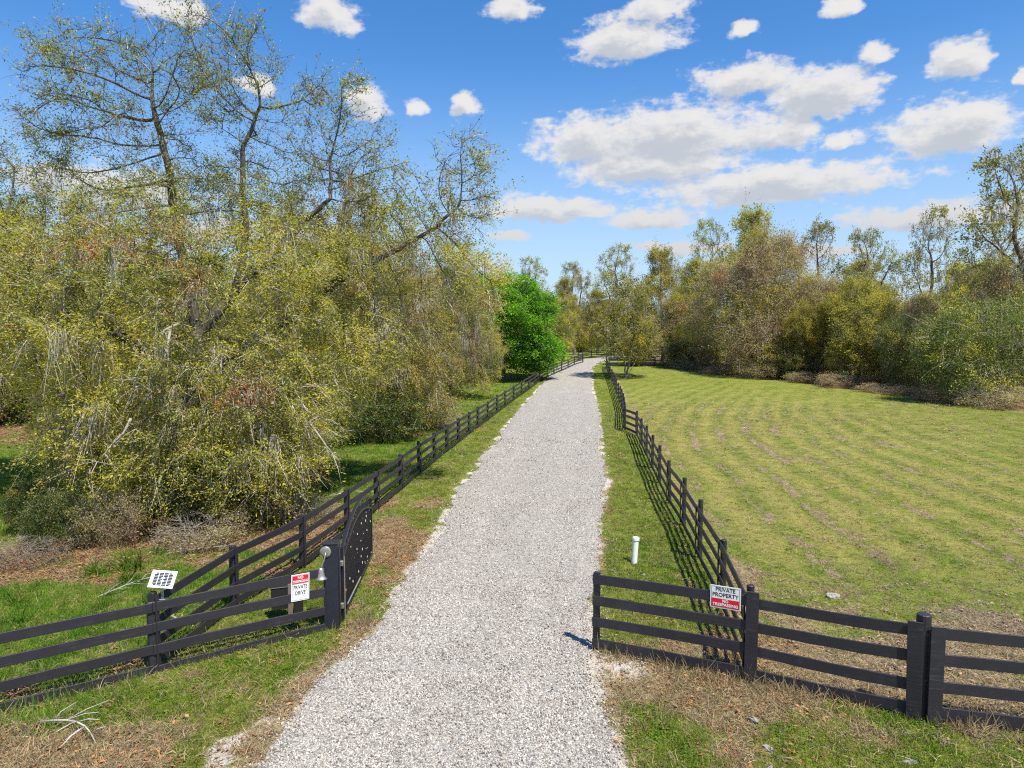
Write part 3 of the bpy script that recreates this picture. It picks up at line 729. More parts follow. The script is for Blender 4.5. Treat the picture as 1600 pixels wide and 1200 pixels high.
# ------------------------------------------------------------------ vegetation
def ellipsoid_pts(rng, c, r, n, shell=.0, zmin=None):
    v = rng.normal(size=(int(n * 1.6) + 8, 3)); v = unit(v)
    rad = rng.uniform(shell ** 3, 1, len(v)) ** (1 / 3)
    p = np.array(c) + v * rad[:, None] * np.array(r)
    if zmin is not None: p = p[p[:, 2] > zmin]
    return p[:int(n)]
def colonize(rng, attr, roots, D, di, dk, iters=140, jitter=.25, droop=0.):
    """space colonisation; roots: list of (points polyline). returns positions, parents"""
    cap = 60000
    pos = np.zeros((cap, 3)); par = np.full(cap, -1); n = 0
    for poly in roots:
        prev = -1
        for k, p in enumerate(poly):
            p = np.array(p, float)
            if prev >= 0:
                if k < len(poly) - 1: p = p + rng.normal(0, .14, 3)
                L = np.linalg.norm(p - pos[prev]); m = max(1, int(round(L / D))); p0 = pos[prev].copy()
                for j in range(1, m + 1):
                    pos[n] = p0 + (p - p0) * j / m + (rng.normal(0, .06 * D, 3) if j < m else 0); par[n] = prev; prev = n; n += 1
            else:
                d = np.linalg.norm(pos[:n] - p, axis=1) if n else np.array([9.])
                if n and d.min() < D * 1.2: prev = int(d.argmin())
                else: pos[n] = p; prev = n; n += 1
    A = attr.copy(); near = np.full(len(A), 0); nd = np.full(len(A), 1e9)
    def upd(a, b):
        nonlocal near, nd
        for s0 in range(a, b, 400):
            q = pos[s0:min(b, s0 + 400)]
            d = ((A[:, None, :] - q[None]) ** 2).sum(2); j = d.argmin(1); dm = d[np.arange(len(A)), j]
            m = dm < nd; near[m] = j[m] + s0; nd[m] = dm[m]
    upd(0, n)
    for it in range(iters):
        m = nd < di * di
        if not m.any():
            di *= 1.5
            if di > 30: break
            continue
        src = near[m]; v = unit(A[m] - pos[src])
        acc = np.zeros((n, 3)); np.add.at(acc, src, v); ids = np.unique(src)
        d = unit(acc[ids] + rng.normal(0, jitter, (len(ids), 3)) + np.array([0, 0, -droop]))
        k = len(ids)
        if n + k > cap: break
        pos[n:n + k] = pos[ids] + d * D; par[n:n + k] = ids
        a = n; n += k; upd(a, n)
        keep = nd > dk * dk
        A = A[keep]; near = near[keep]; nd = nd[keep]
        if len(A) < 5: break
    return pos[:n], par[:n]
def radii(par, tip, Rtrunk, R_at=0):
    n = len(par); ch = np.zeros(n); order = np.arange(n)[::-1]
    tips = np.ones(n); hasc = np.zeros(n, bool); hasc[par[par >= 0]] = True
    cnt = np.where(hasc, 0., 1.)
    for i in order:
        if par[i] >= 0: cnt[par[i]] += cnt[i]
    e = math.log(max(cnt.max(), 2)) / math.log(Rtrunk / tip)
    return tip * cnt ** (1 / e), cnt
def tubes(P0, P1, R0, R1, D0, D1, sides):
    m = len(P0)
    def ring(P, Rr, Dd):
        ref = np.tile(np.array([.31, .87, .25]), (m, 1)); a = unit(np.cross(Dd, ref)); b = np.cross(Dd, a)
        th = np.arange(sides) * 2 * np.pi / sides
        return P[:, None, :] + Rr[:, None, None] * (a[:, None, :] * np.cos(th)[None, :, None] + b[:, None, :] * np.sin(th)[None, :, None])
    V = np.concatenate([ring(P0, R0, D0), ring(P1, R1, D1)], 1).reshape(-1, 3)
    base = (np.arange(m) * 2 * sides)[:, None]; k = np.arange(sides)[None]
    k2 = (k + 1) % sides
    F = np.stack([base + k, base + k2, base + sides + k2, base + sides + k], 2).reshape(-1, 4)
    return V, F
def merge(parts):
    V, F, o = [], [], 0
    for v, f in parts:
        V.append(v); F.append(f + o); o += len(v)
    return np.concatenate(V), np.concatenate(F)
def skeleton_mesh(pos, par, rad, cnt, lo, hi):
    """tubes for edges with lo <= radius < hi"""
    n = len(pos); e = np.where(par >= 0)[0]; p = par[e]
    best = np.full(n, -1)
    for i in e[np.argsort(cnt[e], kind='stable')]: best[par[i]] = i
    dirn = np.zeros((n, 3)); dirn[e] = unit(pos[e] - pos[p])
    rootm = par < 0; dirn[rootm] = [0, 0, 1]
    nd = dirn.copy(); hb = best >= 0; nd[hb] = unit(dirn[hb] + dirn[best[hb]])
    main = best[p] == e
    D0 = np.where(main[:, None], nd[p], dirn[e]); R0 = np.where(main, rad[p], np.minimum(rad[p] * .85, rad[e] * 1.35)); R0 = np.minimum(R0, rad[e] * 1.6)
    sel = (rad[e] >= lo) & (rad[e] < hi); out = []
    for a, b, sd_ in ((0, .03, 4), (.03, .1, 6), (.1, 9, 12)):
        q = sel & (rad[e] >= a) & (rad[e] < b)
        if q.any(): out.append(tubes(pos[p[q]], pos[e[q]], R0[q], rad[e[q]], D0[q], nd[e[q]], sd_))
    return merge(out) if out else None
def ribbons(P, D, L, W, droop, rng, seg=3, wob=.12, up=None):
    """curved thin strips; returns V,F and sample points along"""
    m = len(P); t = np.linspace(0, 1, seg + 1)
    side = unit(np.cross(D, rng.normal(size=(m, 3))))
    bend = rng.normal(0, wob, (m, 3))
    pts = P[:, None, :] + D[:, None, :] * (L[:, None] * t[None])[:, :, None] + (bend[:, None, :] * (t[None] ** 2)[:, :, None]) * L[:, None, None]
    pts[:, :, 2] -= (droop * L)[:, None] * t[None] ** 2
    w = (W[:, None] * (1 - .75 * t[None]))[:, :, None] * .5
    V = np.stack([pts - side[:, None, :] * w, pts + side[:, None, :] * w], 2).reshape(-1, 3)
    b = (np.arange(m) * 2 * (seg + 1))[:, None] + 2 * np.arange(seg)[None]
    F = np.stack([b, b + 1, b + 3, b + 2], 2).reshape(-1, 4)
    return V, F, pts
def leaf_quads(rng, C, size, aspect=.5, upb=.35, dirs=None):
    m = len(C)
    nrm = unit(rng.normal(size=(m, 3)) + np.array([0, 0, upb * 2]))
    d = rng.normal(size=(m, 3)) if dirs is None else dirs + rng.normal(0, .55, (m, 3))
    d = unit(d - nrm * (d * nrm).sum(1, keepdims=True)); s = np.cross(nrm, d)
    L = (size * rng.uniform(.65, 1.35, m))[:, None]; W = L * aspect * rng.uniform(.7, 1.2, m)[:, None] * .5
    fold = nrm * L * rng.uniform(-.12, .12, (m, 1))
    V = np.stack([C, C + d * L * .45 - s * W + fold, C + d * L, C + d * L * .5 + s * W + fold], 1).reshape(-1, 3)
    F = np.arange(m * 4).reshape(-1, 4)
    return V, F
def palette(rng, C, pal, scale=1.4, seed=0, jit=.22):
    """clump-wise colour choice: pal = list of (rgb, weight)"""
    n = np.clip((fbm(C[:, 0] / scale, C[:, 1] / scale, C[:, 2] / scale, seed=seed, oct=3) - .5) * 1.9 + .5, 0, .9999)
    n = np.clip(n + rng.normal(0, .10, len(C)), 0, .9999)
    w = np.array([p[1] for p in pal], float); cw = np.cumsum(w / w.sum()); k = np.searchsorted(cw, n).clip(0, len(pal) - 1)
    c = np.array([p[0] for p in pal])[k]
    return np.clip(c * (1 + rng.normal(0, jit, (len(C), 1))) * (1 + rng.normal(0, .06, (len(C), 3))), .004, .9)
YEL, OLI, DKG, RUS, BRN, PAL = (.55, .50, .06), (.41, .40, .095), (.19, .22, .065), (.38, .13, .06), (.44, .355, .215), (.54, .485, .31)
BRI, BR2, GRY = (.155, .38, .03), (.25, .49, .042), (.42, .39, .35)
def grow(name, spec, seed):
    """returns list of (part name, mesh, kind)"""
    rng = np.random.default_rng(seed); out = []
    attr = np.concatenate([ellipsoid_pts(rng, *e) for e in spec['vol']])
    pos, par = colonize(rng, attr, spec['roots'], spec['D'], spec['di'], spec['dk'], spec.get('iters', 140), spec.get('jit', .28), spec.get('droop', 0))
    rad, cnt = radii(par, spec.get('tip', .007), spec['R'])
    if 'base' in spec:      # root flare
        rad = rad * (1 + .6 * np.exp(-np.maximum(pos[:, 2], 0) / .5))
    br = spec.get('bark', M['bark'])
    lim = spec.get('limb', .09)
    a = skeleton_mesh(pos, par, rad, cnt, lim, 99)
    if a: out.append(('trunk', mesh_np('trunk', *a, br, None, True), None))
    a = skeleton_mesh(pos, par, rad, cnt, 0, lim)
    if a: out.append(('branches', mesh_np('branches', *a, spec.get('bark2', br), None, True), 'stuff'))
    e = np.where(par >= 0)[0]; dirn = np.zeros_like(pos); dirn[e] = unit(pos[e] - pos[par[e]])
    thin = np.where((rad < spec.get('thin', .03)) & (par >= 0))[0]
    ctr = np.array(spec['ctr'])
    # leafiness of each thin node
    dens = spec['dens'](pos[thin]) if 'dens' in spec else np.ones(len(thin))
    cl = fbm(pos[thin, 0] / spec.get('cs', 1.3), pos[thin, 1] / spec.get('cs', 1.3), pos[thin, 2] / spec.get('cs', 1.3), seed=seed + 3, oct=3)
    dens = dens * S(spec.get('c0', .30), spec.get('c1', .6), cl)
    nt = spec.get('twigs', 3)
    tw = np.repeat(thin, nt); td = np.repeat(dens, nt)
    d = unit(dirn[tw] * .7 + rng.normal(0, .6, (len(tw), 3)) + unit(pos[tw] - ctr) * .5)
    L = rng.uniform(.35, 1.0, len(tw)) * spec.get('tl', .8)
    V, F, pts = ribbons(pos[tw], d, L, np.full(len(tw), spec.get('tw', .014)), rng.uniform(-.1, .9, len(tw)) * spec.get('tdroop', .5), rng)
    zc = spec.get('dark_above', 99); up_ = np.repeat(pos[tw][:, 2] > zc, 3)
    for msk, mt in ((~up_, spec.get('twigmat', M['twig'])), (up_, M['bark'])):
        if msk.any(): out.append(('twigs', mesh_np('twigs', V, F[msk], mt), 'stuff'))
    ns = spec.get('shoots', 0)
    if ns:
        rel = (pos[thin] - ctr); outw = np.linalg.norm(rel, axis=1); pw = (outw / outw.max()) ** 4 * (dens + .1); pw /= pw.sum()
        si = rng.choice(thin, ns, p=pw); sd_ = unit(unit(pos[si] - ctr) * .8 + rng.normal(0, .45, (ns, 3)) + np.array([0, 0, spec.get('sup', .25)]))
        sl_ = rng.uniform(.5, 1.0, ns) ** 1.5 * spec.get('sl', 1.8)
        Vs, Fs, ps = ribbons(pos[si], sd_, sl_, np.full(ns, spec.get('tw', .014) * 1.3), rng.uniform(-.1, .5, ns), rng, 4, .15)
        out.append(('shoots', mesh_np('shoots', Vs, Fs, spec.get('twigmat', M['twig'])), 'stuff'))
    nl = spec['leaves']
    w = np.repeat(td, pts.shape[1] - 1); Q = pts[:, 1:, :].reshape(-1, 3); dq = np.repeat(d, pts.shape[1] - 1, 0)
    if ns:
        w = np.concatenate([w, np.full(ns * 4, np.percentile(w, 80))]); Q = np.concatenate([Q, ps[:, 1:].reshape(-1, 3)]); dq = np.concatenate([dq, np.repeat(sd_, 4, 0)])
    w = w / w.sum(); pick = rng.choice(len(Q), size=nl, p=w)
    C = Q[pick] + rng.normal(0, spec.get('spread', .12), (nl, 3)); C[:, 2] = np.maximum(C[:, 2], .08)
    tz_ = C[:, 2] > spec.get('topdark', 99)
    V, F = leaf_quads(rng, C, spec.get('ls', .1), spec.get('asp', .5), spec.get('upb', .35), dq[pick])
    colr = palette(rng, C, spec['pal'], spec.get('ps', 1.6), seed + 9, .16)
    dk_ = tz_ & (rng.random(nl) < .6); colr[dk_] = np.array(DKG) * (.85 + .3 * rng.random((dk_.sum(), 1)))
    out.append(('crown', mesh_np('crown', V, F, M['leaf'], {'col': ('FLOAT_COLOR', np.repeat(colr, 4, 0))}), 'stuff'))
    nm = spec.get('moss', 0)
    if nm:
        cand = np.where((rad > .012) & (rad < .16) & (pos[:, 2] > 2.0) & (par >= 0))[0]
        if 'mossw' in spec: ww = spec['mossw'](pos[cand]); ww = ww / ww.sum()
        else: ww = None
        ci = rng.choice(cand, nm, p=ww); k = spec.get('mk', 16)
        src = np.repeat(ci, k); ml = np.repeat(rng.uniform(.3, 1.0, nm) * spec.get('ml', 1.3), k) * rng.uniform(.2, 1.0, nm * k)
        P = pos[src] + rng.normal(0, 1, (len(src), 3)) * np.repeat(rng.uniform(.3, 1.5, nm) * spec.get('ms', .13), k)[:, None] * np.array([1, 1, .5])
        ml = np.minimum(ml, np.maximum(P[:, 2] - .3, .1))
        dd = unit(np.tile([0, 0, -1.], (len(src), 1)) + rng.normal(0, .22, (len(src), 3)))
        V, F, _ = ribbons(P, dd, ml, np.full(len(src), spec.get('mw', .03)), np.full(len(src), .25), rng, 4, .22)
        c = np.array(GRY) * (1 + rng.normal(0, .18, (len(src), 1)))
        out.append(('spanish_moss', mesh_np('spanish_moss', V, F, M['moss'], {'col': ('FLOAT_COLOR', np.repeat(np.clip(c, .02, .8), 10, 0))}), 'stuff'))
    print(name, len(pos), 'nodes', [(a[0], len(a[1].polygons)) for a in out], round(time.time() - T0, 1))
    return out
def plant(parts, name, label, cat, loc, rz=0, scale=(1, 1, 1), group=None):
    r = thing(name, label, cat, loc, rz, group); r.scale = scale
    for nm, me, kind in parts:
        c = link(nm, me, r)
        if kind: c['kind'] = kind
    return r
# --- the big live oak
def big_oak():
    vol = [((.9, -.5, 5.6), (5.9, 6.0, 5.4), 2500, .62, .7), ((2.0, -4.4, 2.7), (3.9, 1.9, 2.7), 1100, .25, .15), ((3.6, -3.8, 3.0), (2.5, 2.2, 2.8), 420, .2, .4), ((-.6, -4.0, 2.4), (2.0, 1.8, 2.3), 350, .2, .15), ((-6.8, -.5, 7.0), (3.4, 3.6, 2.8), 420, .3, 4.2),
           ((-3.6, 0, 7.2), (3.8, 4, 2.8), 500, .3), ((4.9, 1, 6.2), (2.7, 4, 3.2), 420, .3, 3.0),
           ((-3.4, .5, 14.2), (2.4, 2.0, 2.0), 330), ((1.0, 0, 14.4), (2.5, 2.0, 2.0), 420), ((4.8, 0, 12.4), (1.7, 1.5, 2.2), 260), ((9.3, .5, 10.6), (1.3, 1.3, 2.2), 190), ((9.6, .5, 7.6), (1.3, 1.6, 1.6), 90),
           ((-5.6, 1, 12.3), (1.7, 1.6, 1.7), 130), ((1.5, 1, 11.0), (3.6, 2.4, 1.8), 260), ((-1.6, .5, 11.6), (2.2, 2, 1.7), 150), ((7.0, 0, 9.4), (2.2, 2, 1.4), 150), ((6.0, 0, 11.2), (1.6, 1.5, 1.3), 90), ((-4.8, .5, 10.0), (2.6, 2.2, 1.6), 160), ((-7.5, 1, 9.0), (1.8, 2.2, 2.8), 120)]
    roots = [[(.3, .4, -.1), (.15, .2, 1.2), (-.05, 0, 2.4), (-.1, 0, 3.6)],
             [(-.1, 0, 3.6), (-.9, -.5, 4.7), (-2.2, -1.0, 5.7), (-3.6, -1.3, 6.9), (-4.8, -1.0, 7.8)],
             [(-.1, 0, 3.6), (.3, .2, 5.4), (-.1, .4, 7.4), (-.7, .4, 9.2), (-.9, .3, 11.2), (-1.1, .2, 13.2)],
             [(.3, .2, 5.4), (1.5, .3, 7.2), (2.0, .2, 9.0), (1.7, .1, 10.6), (1.9, 0, 12.0), (2.6, 0, 13.2)],
             [(1.5, .3, 7.2), (3.0, .2, 8.3), (4.2, .2, 9.6), (5.0, .1, 10.2), (4.9, .1, 11.4)],
             [(-.1, 0, 3.6), (1.2, .1, 4.6), (3.0, .5, 5.9), (5.0, .7, 7.3), (6.8, .6, 8.3), (8.2, .5, 9.0), (9.2, .5, 9.9)],
             [(.0, 0, 2.4), (.8, -.9, 3.4), (1.8, -2.4, 4.2), (3.0, -4.0, 4.3)], [(0, 0, 3.0), (-.5, -1.2, 4.0), (-1.2, -2.8, 4.3), (-1.8, -4.2, 3.8)]]
    def dens(p):
        d = np.interp(p[:, 2], [0, 8, 9.5, 11, 17], [1.0, 1.0, .6, .20, .16])
        c = fbm(p[:, 0] / 1.1, p[:, 1] / 1.1, p[:, 2] / 1.1, seed=91, oct=2)
        return d + .9 * S(.62, .7, c) * (p[:, 2] > 9)
    spec = dict(vol=vol, roots=roots, D=.30, di=2.4, dk=.42, R=.47, tip=.0085, ctr=(1.5, 0, 6), dens=dens, base=1, twigs=4, tl=.8, tw=.016, tdroop=.7, upb=.7, leaves=480000, spread=.075, ls=.083, asp=.46,
                pal=[(RUS, .09), (PAL, .08), (OLI, .10), (DKG, .18), (OLI, .24), (YEL, .26), (PAL, .08)], ps=1.3, shoots=900, sl=1.5, topdark=9.6, dark_above=8.8, moss=300, mk=26, ml=1.35, mw=.026, ms=.12, iters=170, c0=.20, c1=.46,
                mossw=lambda p: np.interp(p[:, 2], [0, 3, 6, 10, 12, 17], [1.4, 1.6, .9, .9, .12, .03]))
    parts = grow('big_oak', spec, 7)
    r = plant(parts, 'live_oak', 'huge spreading live oak draped low beside the left fence, nearest tree', 'tree', (-11.1, 24.3, gz(-11.1, 24.3)))
    # bleached dead limbs showing on the near face of the crown
    rng = np.random.default_rng(3)
    for pts in ([(2.2, -4.9, 5.9), (1.9, -5.6, 5.6), (1.75, -5.9, 5.0), (1.3, -6.1, 4.3), (1.0, -6.2, 3.5)], [(2.0, -5.5, 5.6), (2.05, -5.9, 5.0), (1.75, -6.1, 4.4), (1.5, -6.2, 3.6)], [(1.2, -6.1, 3.3), (.8, -6.2, 2.7), (.4, -6.3, 2.2)],
                [(4.6, -3.8, 4.2), (5.2, -4.5, 3.5), (5.7, -4.7, 3.2), (6.1, -4.8, 3.1)], [(4.9, -4.2, 3.9), (5.3, -4.6, 2.9), (5.2, -4.8, 2.0)], [(5.3, -4.5, 3.4), (5.7, -4.8, 2.7), (6.1, -4.9, 2.2)]):
        qq = [pts[0]]
        for a_, b_ in zip(pts, pts[1:]):
            qq += [tuple((a_[k] + b_[k]) / 2 + rng.normal(0, .06) for k in range(3)), b_]
        pts = qq; m = MB(); m.tube(pts, [.036 * (1 - .7 * i / (len(pts) - 1)) for i in range(len(pts))], 6)
        for k in range(10):
            i = rng.integers(1, len(pts)); p = Vector(pts[i]); q = p + Vector(rng.normal(0, .35, 3)) + Vector((0, -.1, -.25)); m.tube([p, (p + q) / 2 + Vector(rng.normal(0, .07, 3)), q], [.014, .01, .004], 4)
        m.build('dead_limb', M['dead'], r, True)
big_oak()
def dome(cx, cz, rx, rz, n, shell=.4, zmin=.3): return ((cx, 0, cz), (rx, rx, rz), n, shell, zmin)
PROT = {}
def protos():
    mixed = [(RUS, .05), (BRN, .10), (OLI, .15), (DKG, .15), (OLI, .2), (YEL, .28), (PAL, .07)]
    # second big oak: broad, moss hung, drooping to the ground
    PROT['oak_b'] = grow('oak_b', dict(vol=[((0, 0, 5.6), (5.6, 5.4, 5.6), 1500, .6, .5), ((1, -1, 8), (4.2, 4, 3.4), 500, .2), ((3.8, -1, 3.4), (2.6, 3, 3), 300, .2, .5), ((-3, -2, 3.6), (3, 3, 3), 300, .2, .6), ((.8, 0, 12), (1.8, 1.6, 1.4), 90), ((-2.5, 0, 11), (1.8, 1.6, 1.6), 90)],
        roots=[[(0, 0, -.1), (.1, 0, 1.5), (.2, .1, 3)], [(.2, .1, 3), (-.3, .3, 5), (.2, .2, 8), (.8, 0, 11)], [(.2, .1, 3), (1.8, -.4, 4.6), (3.4, -.8, 5.6)], [(.2, .1, 3), (-1.6, -.3, 4.8), (-3, -.5, 6)]],
        D=.38, di=2.4, dk=.5, R=.36, tip=.009, ctr=(0, 0, 5), twigs=3, tl=1.0, tw=.022, tdroop=.8, upb=.6, leaves=130000, spread=.10, ls=.12, asp=.46, pal=[(RUS, .05), (BRN, .1), (OLI, .2), (DKG, .12), (OLI, .2), (YEL, .28), (PAL, .12)], shoots=500, sl=1.6, moss=220, mk=16, ml=2.2, mw=.045, ms=.2, base=1, c0=.28, c1=.52), 21)
    # sparse live oak with few leaves
    PROT['sparse'] = grow('sparse', dict(vol=[((0, 0, 15.5), (3.2, 3, 3.2), 200), ((-3.2, .5, 12), (2.6, 2.4, 2.2), 130), ((3.4, 0, 12.2), (2.4, 2.2, 2.4), 130), ((0, 0, 10), (4, 3.6, 2), 100), ((1, 1, 18), (1.6, 1.5, 1.4), 60)],
        roots=[[(0, 0, -.1), (.2, 0, 3), (-.1, .1, 6), (.3, 0, 8.5), (.0, 0, 11), (.5, .2, 13.5)], [(.3, 0, 8.5), (1.8, .1, 9.6), (2.8, 0, 11)], [(-.1, .1, 6), (-1.2, .2, 8.2), (-2.4, .3, 10.4)]],
        D=.42, di=3, dk=.65, R=.34, tip=.012, ctr=(0, 0, 11), jit=.45, twigs=2, tl=1.0, tw=.02, leaves=11000, spread=.16, ls=.20, pal=[(BRN, .2), (DKG, .3), (OLI, .35), (YEL, .15)], moss=45, mk=14, ml=1.6, mw=.05, ms=.2, c0=.34, c1=.6, base=1, bark2=M['bark']), 31)
    PROT['sparse2'] = grow('sparse2', dict(vol=[((-1.5, 0, 16), (2.4, 2.4, 2.6), 150), ((2.4, 0, 14.2), (2.4, 2.2, 2.4), 150), ((-3.6, 0, 12.4), (1.8, 2, 1.6), 90), ((3.8, .5, 10.4), (1.8, 2, 1.6), 80), ((0, 0, 9), (3, 3, 2.4), 80)],
        roots=[[(0, 0, -.1), (-.2, 0, 3.4), (.3, .1, 6.6), (-.4, 0, 9), (-1.2, 0, 11.8), (-1.1, 0, 14)], [(.3, .1, 6.6), (1.4, 0, 9.4), (1.6, .1, 11.6), (2.4, 0, 13)], [(-.4, 0, 9), (-2, .1, 10.4), (-3.2, 0, 11.4)], [(1.4, 0, 9.4), (2.8, .2, 9.6), (3.6, .3, 10)]],
        D=.42, di=3, dk=.65, R=.32, tip=.012, ctr=(0, 0, 11), jit=.5, twigs=2, tl=.9, tw=.02, leaves=9000, spread=.15, ls=.20, pal=[(BRN, .25), (DKG, .35), (OLI, .3), (YEL, .1)], moss=60, mk=14, ml=1.5, mw=.05, ms=.2, c0=.36, c1=.6, base=1), 37)
    # fuller olive oak with light clumps
    PROT['olive'] = grow('olive', dict(shoots=450, sl=2.0, sup=.4, vol=[((0, 0, 10.5), (3.8, 3.8, 4.8), 560, .35), ((3.2, 0, 11), (2.0, 2, 2.4), 150, .2), ((-3.4, 0, 9.6), (1.9, 2, 2.6), 150, .2), ((-2.4, 0, 6), (3, 3, 3), 220, .2, 1), ((2.6, 0, 6.4), (3, 3, 3.2), 220, .2, 1), ((.5, 0, 15.5), (2.4, 2.2, 2), 150)],
        roots=[[(0, 0, -.1), (.2, 0, 2.5), (0, .1, 5), (.4, 0, 8), (.2, 0, 11), (.5, 0, 14)], [(0, .1, 5), (1.8, .2, 7.5), (2.8, .2, 10)], [(0, .1, 5), (-1.8, -.2, 7.2), (-2.8, 0, 9.6)]],
        D=.42, di=2.8, dk=.55, R=.3, tip=.011, ctr=(0, 0, 8), jit=.35, twigs=3, tl=1.0, tw=.024, leaves=44000, spread=.2, ls=.21, pal=[(BRN, .12), (DKG, .24), (OLI, .40), (YEL, .24)], ps=2.2, moss=70, mk=14, ml=2.0, mw=.06, ms=.25, c0=.34, c1=.58, base=1), 41)
    # brown, fine twigged, half bare
    PROT['brown'] = grow('brown', dict(shoots=700, sl=2.4, sup=.6, vol=[((-.8, 0, 7.6), (3.6, 3.6, 5.6), 600, .3, .4), ((2.4, -.6, 6.2), (2.8, 2.8, 4.6), 420, .3, .3), ((-3.2, -.6, 4.2), (2.6, 2.8, 3.4), 330, .3, .2), ((1.2, .4, 11.8), (1.9, 1.8, 2.6), 150, .2), ((-1.6, 0, 12.6), (1.4, 1.4, 1.8), 80, .2), ((.6, -2.2, 2.8), (3.4, 2.2, 2.6), 300, .3, .15)],
        roots=[[(0, 0, -.1), (.2, 0, 2.2), (-.1, 0, 5), (.2, 0, 8), (0, 0, 11)], [(.2, 0, 2.2), (1.5, 0, 4.6), (2.4, 0, 7)], [(.2, 0, 2.2), (-1.4, .2, 4.4), (-2.4, .2, 7)]],
        D=.4, di=2.6, dk=.5, R=.22, tip=.010, ctr=(0, 0, 4), jit=.3, droop=.1, twigs=4, tl=1.5, tw=.022, tdroop=.9, leaves=64000, spread=.2, ls=.16, asp=.42, pal=[(RUS, .04), (BRN, .22), (PAL, .26), (OLI, .22), (YEL, .26)], ps=2.5, c0=.28, c1=.55, bark=M['bark_far'], bark2=M['bark_far'], twigmat=M['dead']), 43)
    # bushy yellow-green multi-stem
    PROT['bushy'] = grow('bushy', dict(shoots=350, sl=1.5, sup=.5, vol=[((.6, 0, 6.9), (3.9, 3.8, 3.9), 650, .5, .8), ((-2.6, -.8, 5.4), (2.6, 2.6, 2.8), 300, .4, .8), ((3.2, -1, 5.2), (2.0, 2.2, 2.4), 220, .4), ((-2, -.5, 3.2), (2.8, 2.8, 2.8), 260, .3, .4), ((2.4, -.5, 3.6), (2.6, 2.6, 2.8), 240, .3, .4)],
        roots=[[(0, 0, -.1), (.1, 0, 1.2), (.5, 0, 3.4), (.6, 0, 5.4)], [(.1, 0, 1.2), (-.9, .1, 3), (-1.6, .2, 5)], [(.1, 0, 1.2), (1.4, .2, 2.8), (2.4, .1, 4.6)]],
        D=.36, di=2.4, dk=.46, R=.17, tip=.009, ctr=(0, 0, 4), twigs=3, tl=.8, tw=.02, leaves=70000, spread=.18, ls=.17, pal=[(BRN, .04), (DKG, .26), (OLI, .46), (YEL, .24)], ps=1.8, c0=.22, c1=.46, bark=M['bark_far'], upb=.5), 47)
    # dark viney thicket with bare stems at the foot
    PROT['viney'] = grow('viney', dict(shoots=500, sl=2.4, sup=.3, vol=[((-1.6, 0, 4.2), (4.0, 4.0, 3.4), 600, .45, .7), ((2.8, .4, 4.9), (3.2, 3.4, 3.0), 450, .45, .9), ((-4.4, .4, 4.0), (1.9, 2.2, 2.6), 180, .4, .7), ((-3.4, -1, 2.4), (2.8, 2.6, 2.3), 260, .3, .25), ((3.2, -.8, 2.8), (3, 2.6, 2.6), 260, .3, .3)],
        roots=[[(-2.5, 0, -.1), (-2.3, 0, 1.6), (-2.7, 0, 3)], [(0, .2, -.1), (.2, 0, 1.8), (.1, 0, 3.6)], [(2.6, 0, -.1), (2.4, 0, 1.4), (2.9, 0, 3)], [(1.2, -2, -.1), (.9, -2, 1.2), (1.8, -2.2, 2.1)], [(-1.2, -2.2, -.1), (-.6, -2.2, 1.3), (-1.6, -2.4, 1.9)]],
        D=.36, di=2.4, dk=.46, R=.12, tip=.011, ctr=(0, 0, 2.5), jit=.4, twigs=3, tl=1.1, tw=.026, tdroop=.9, leaves=50000, spread=.18, ls=.17, pal=[(BRN, .04), (DKG, .34), ((.16, .20, .05), .30), (OLI, .16), (YEL, .08)], ps=1.8, c0=.24, c1=.48, bark=M['bark_far'], twigmat=M['dead'], upb=.5), 53)
    # bright fresh green
    PROT['bright'] = grow('bright', dict(vol=[((0, 0, 6.2), (4.7, 4.4, 4.9), 900, .55, 1.2), ((2.4, -.8, 3.2), (2.6, 2.6, 2.2), 260, .3, .7), ((-2, 0, 8.4), (2.6, 2.4, 2.2), 150, .3)],
        roots=[[(0, 0, -.1), (.1, 0, 1.8), (.2, 0, 4), (0, 0, 6)], [(.1, 0, 1.8), (1.6, -.2, 3.4), (2.8, -.4, 4)], [(.1, 0, 1.8), (-1.6, .1, 4), (-2.4, .2, 6)]],
        D=.36, di=2.4, dk=.46, R=.2, tip=.009, ctr=(0, 0, 5), shoots=300, sl=1.3, twigs=3, tl=.9, tw=.016, leaves=85000, spread=.2, ls=.21, upb=.9, pal=[((.06, .15, .02), .25), (BRI, .45), (BR2, .3)], ps=1.2, c0=.16, c1=.42), 59)
    # small pale-stemmed open tree
    PROT['open'] = grow('open', dict(vol=[((0, 0, 5.0), (4.2, 3.8, 2.8), 500, .4, 1.8), ((.5, 0, 8.8), (2.6, 2.4, 2.4), 160), ((2.4, 0, 4.2), (2.2, 2.2, 1.8), 160, .2)],
        roots=[[(0, 0, -.1), (-.2, 0, 1.6), (-.6, 0, 3.4), (-.8, 0, 5)], [(.15, 0, -.1), (.4, 0, 2), (.8, 0, 4.4), (1, 0, 7)], [(.3, .1, -.1), (1.0, .1, 1.6), (2.0, .1, 3.2)]],
        D=.34, di=2.4, dk=.5, R=.16, tip=.012, ctr=(0, 0, 4), jit=.35, twigs=3, tl=.9, tw=.024, leaves=20000, spread=.18, ls=.18, pal=[(BRN, .14), (OLI, .3), ((.11, .15, .03), .3), (YEL, .26)], c0=.3, c1=.56, bark=M['bark_far'], bark2=M['dead']), 61)
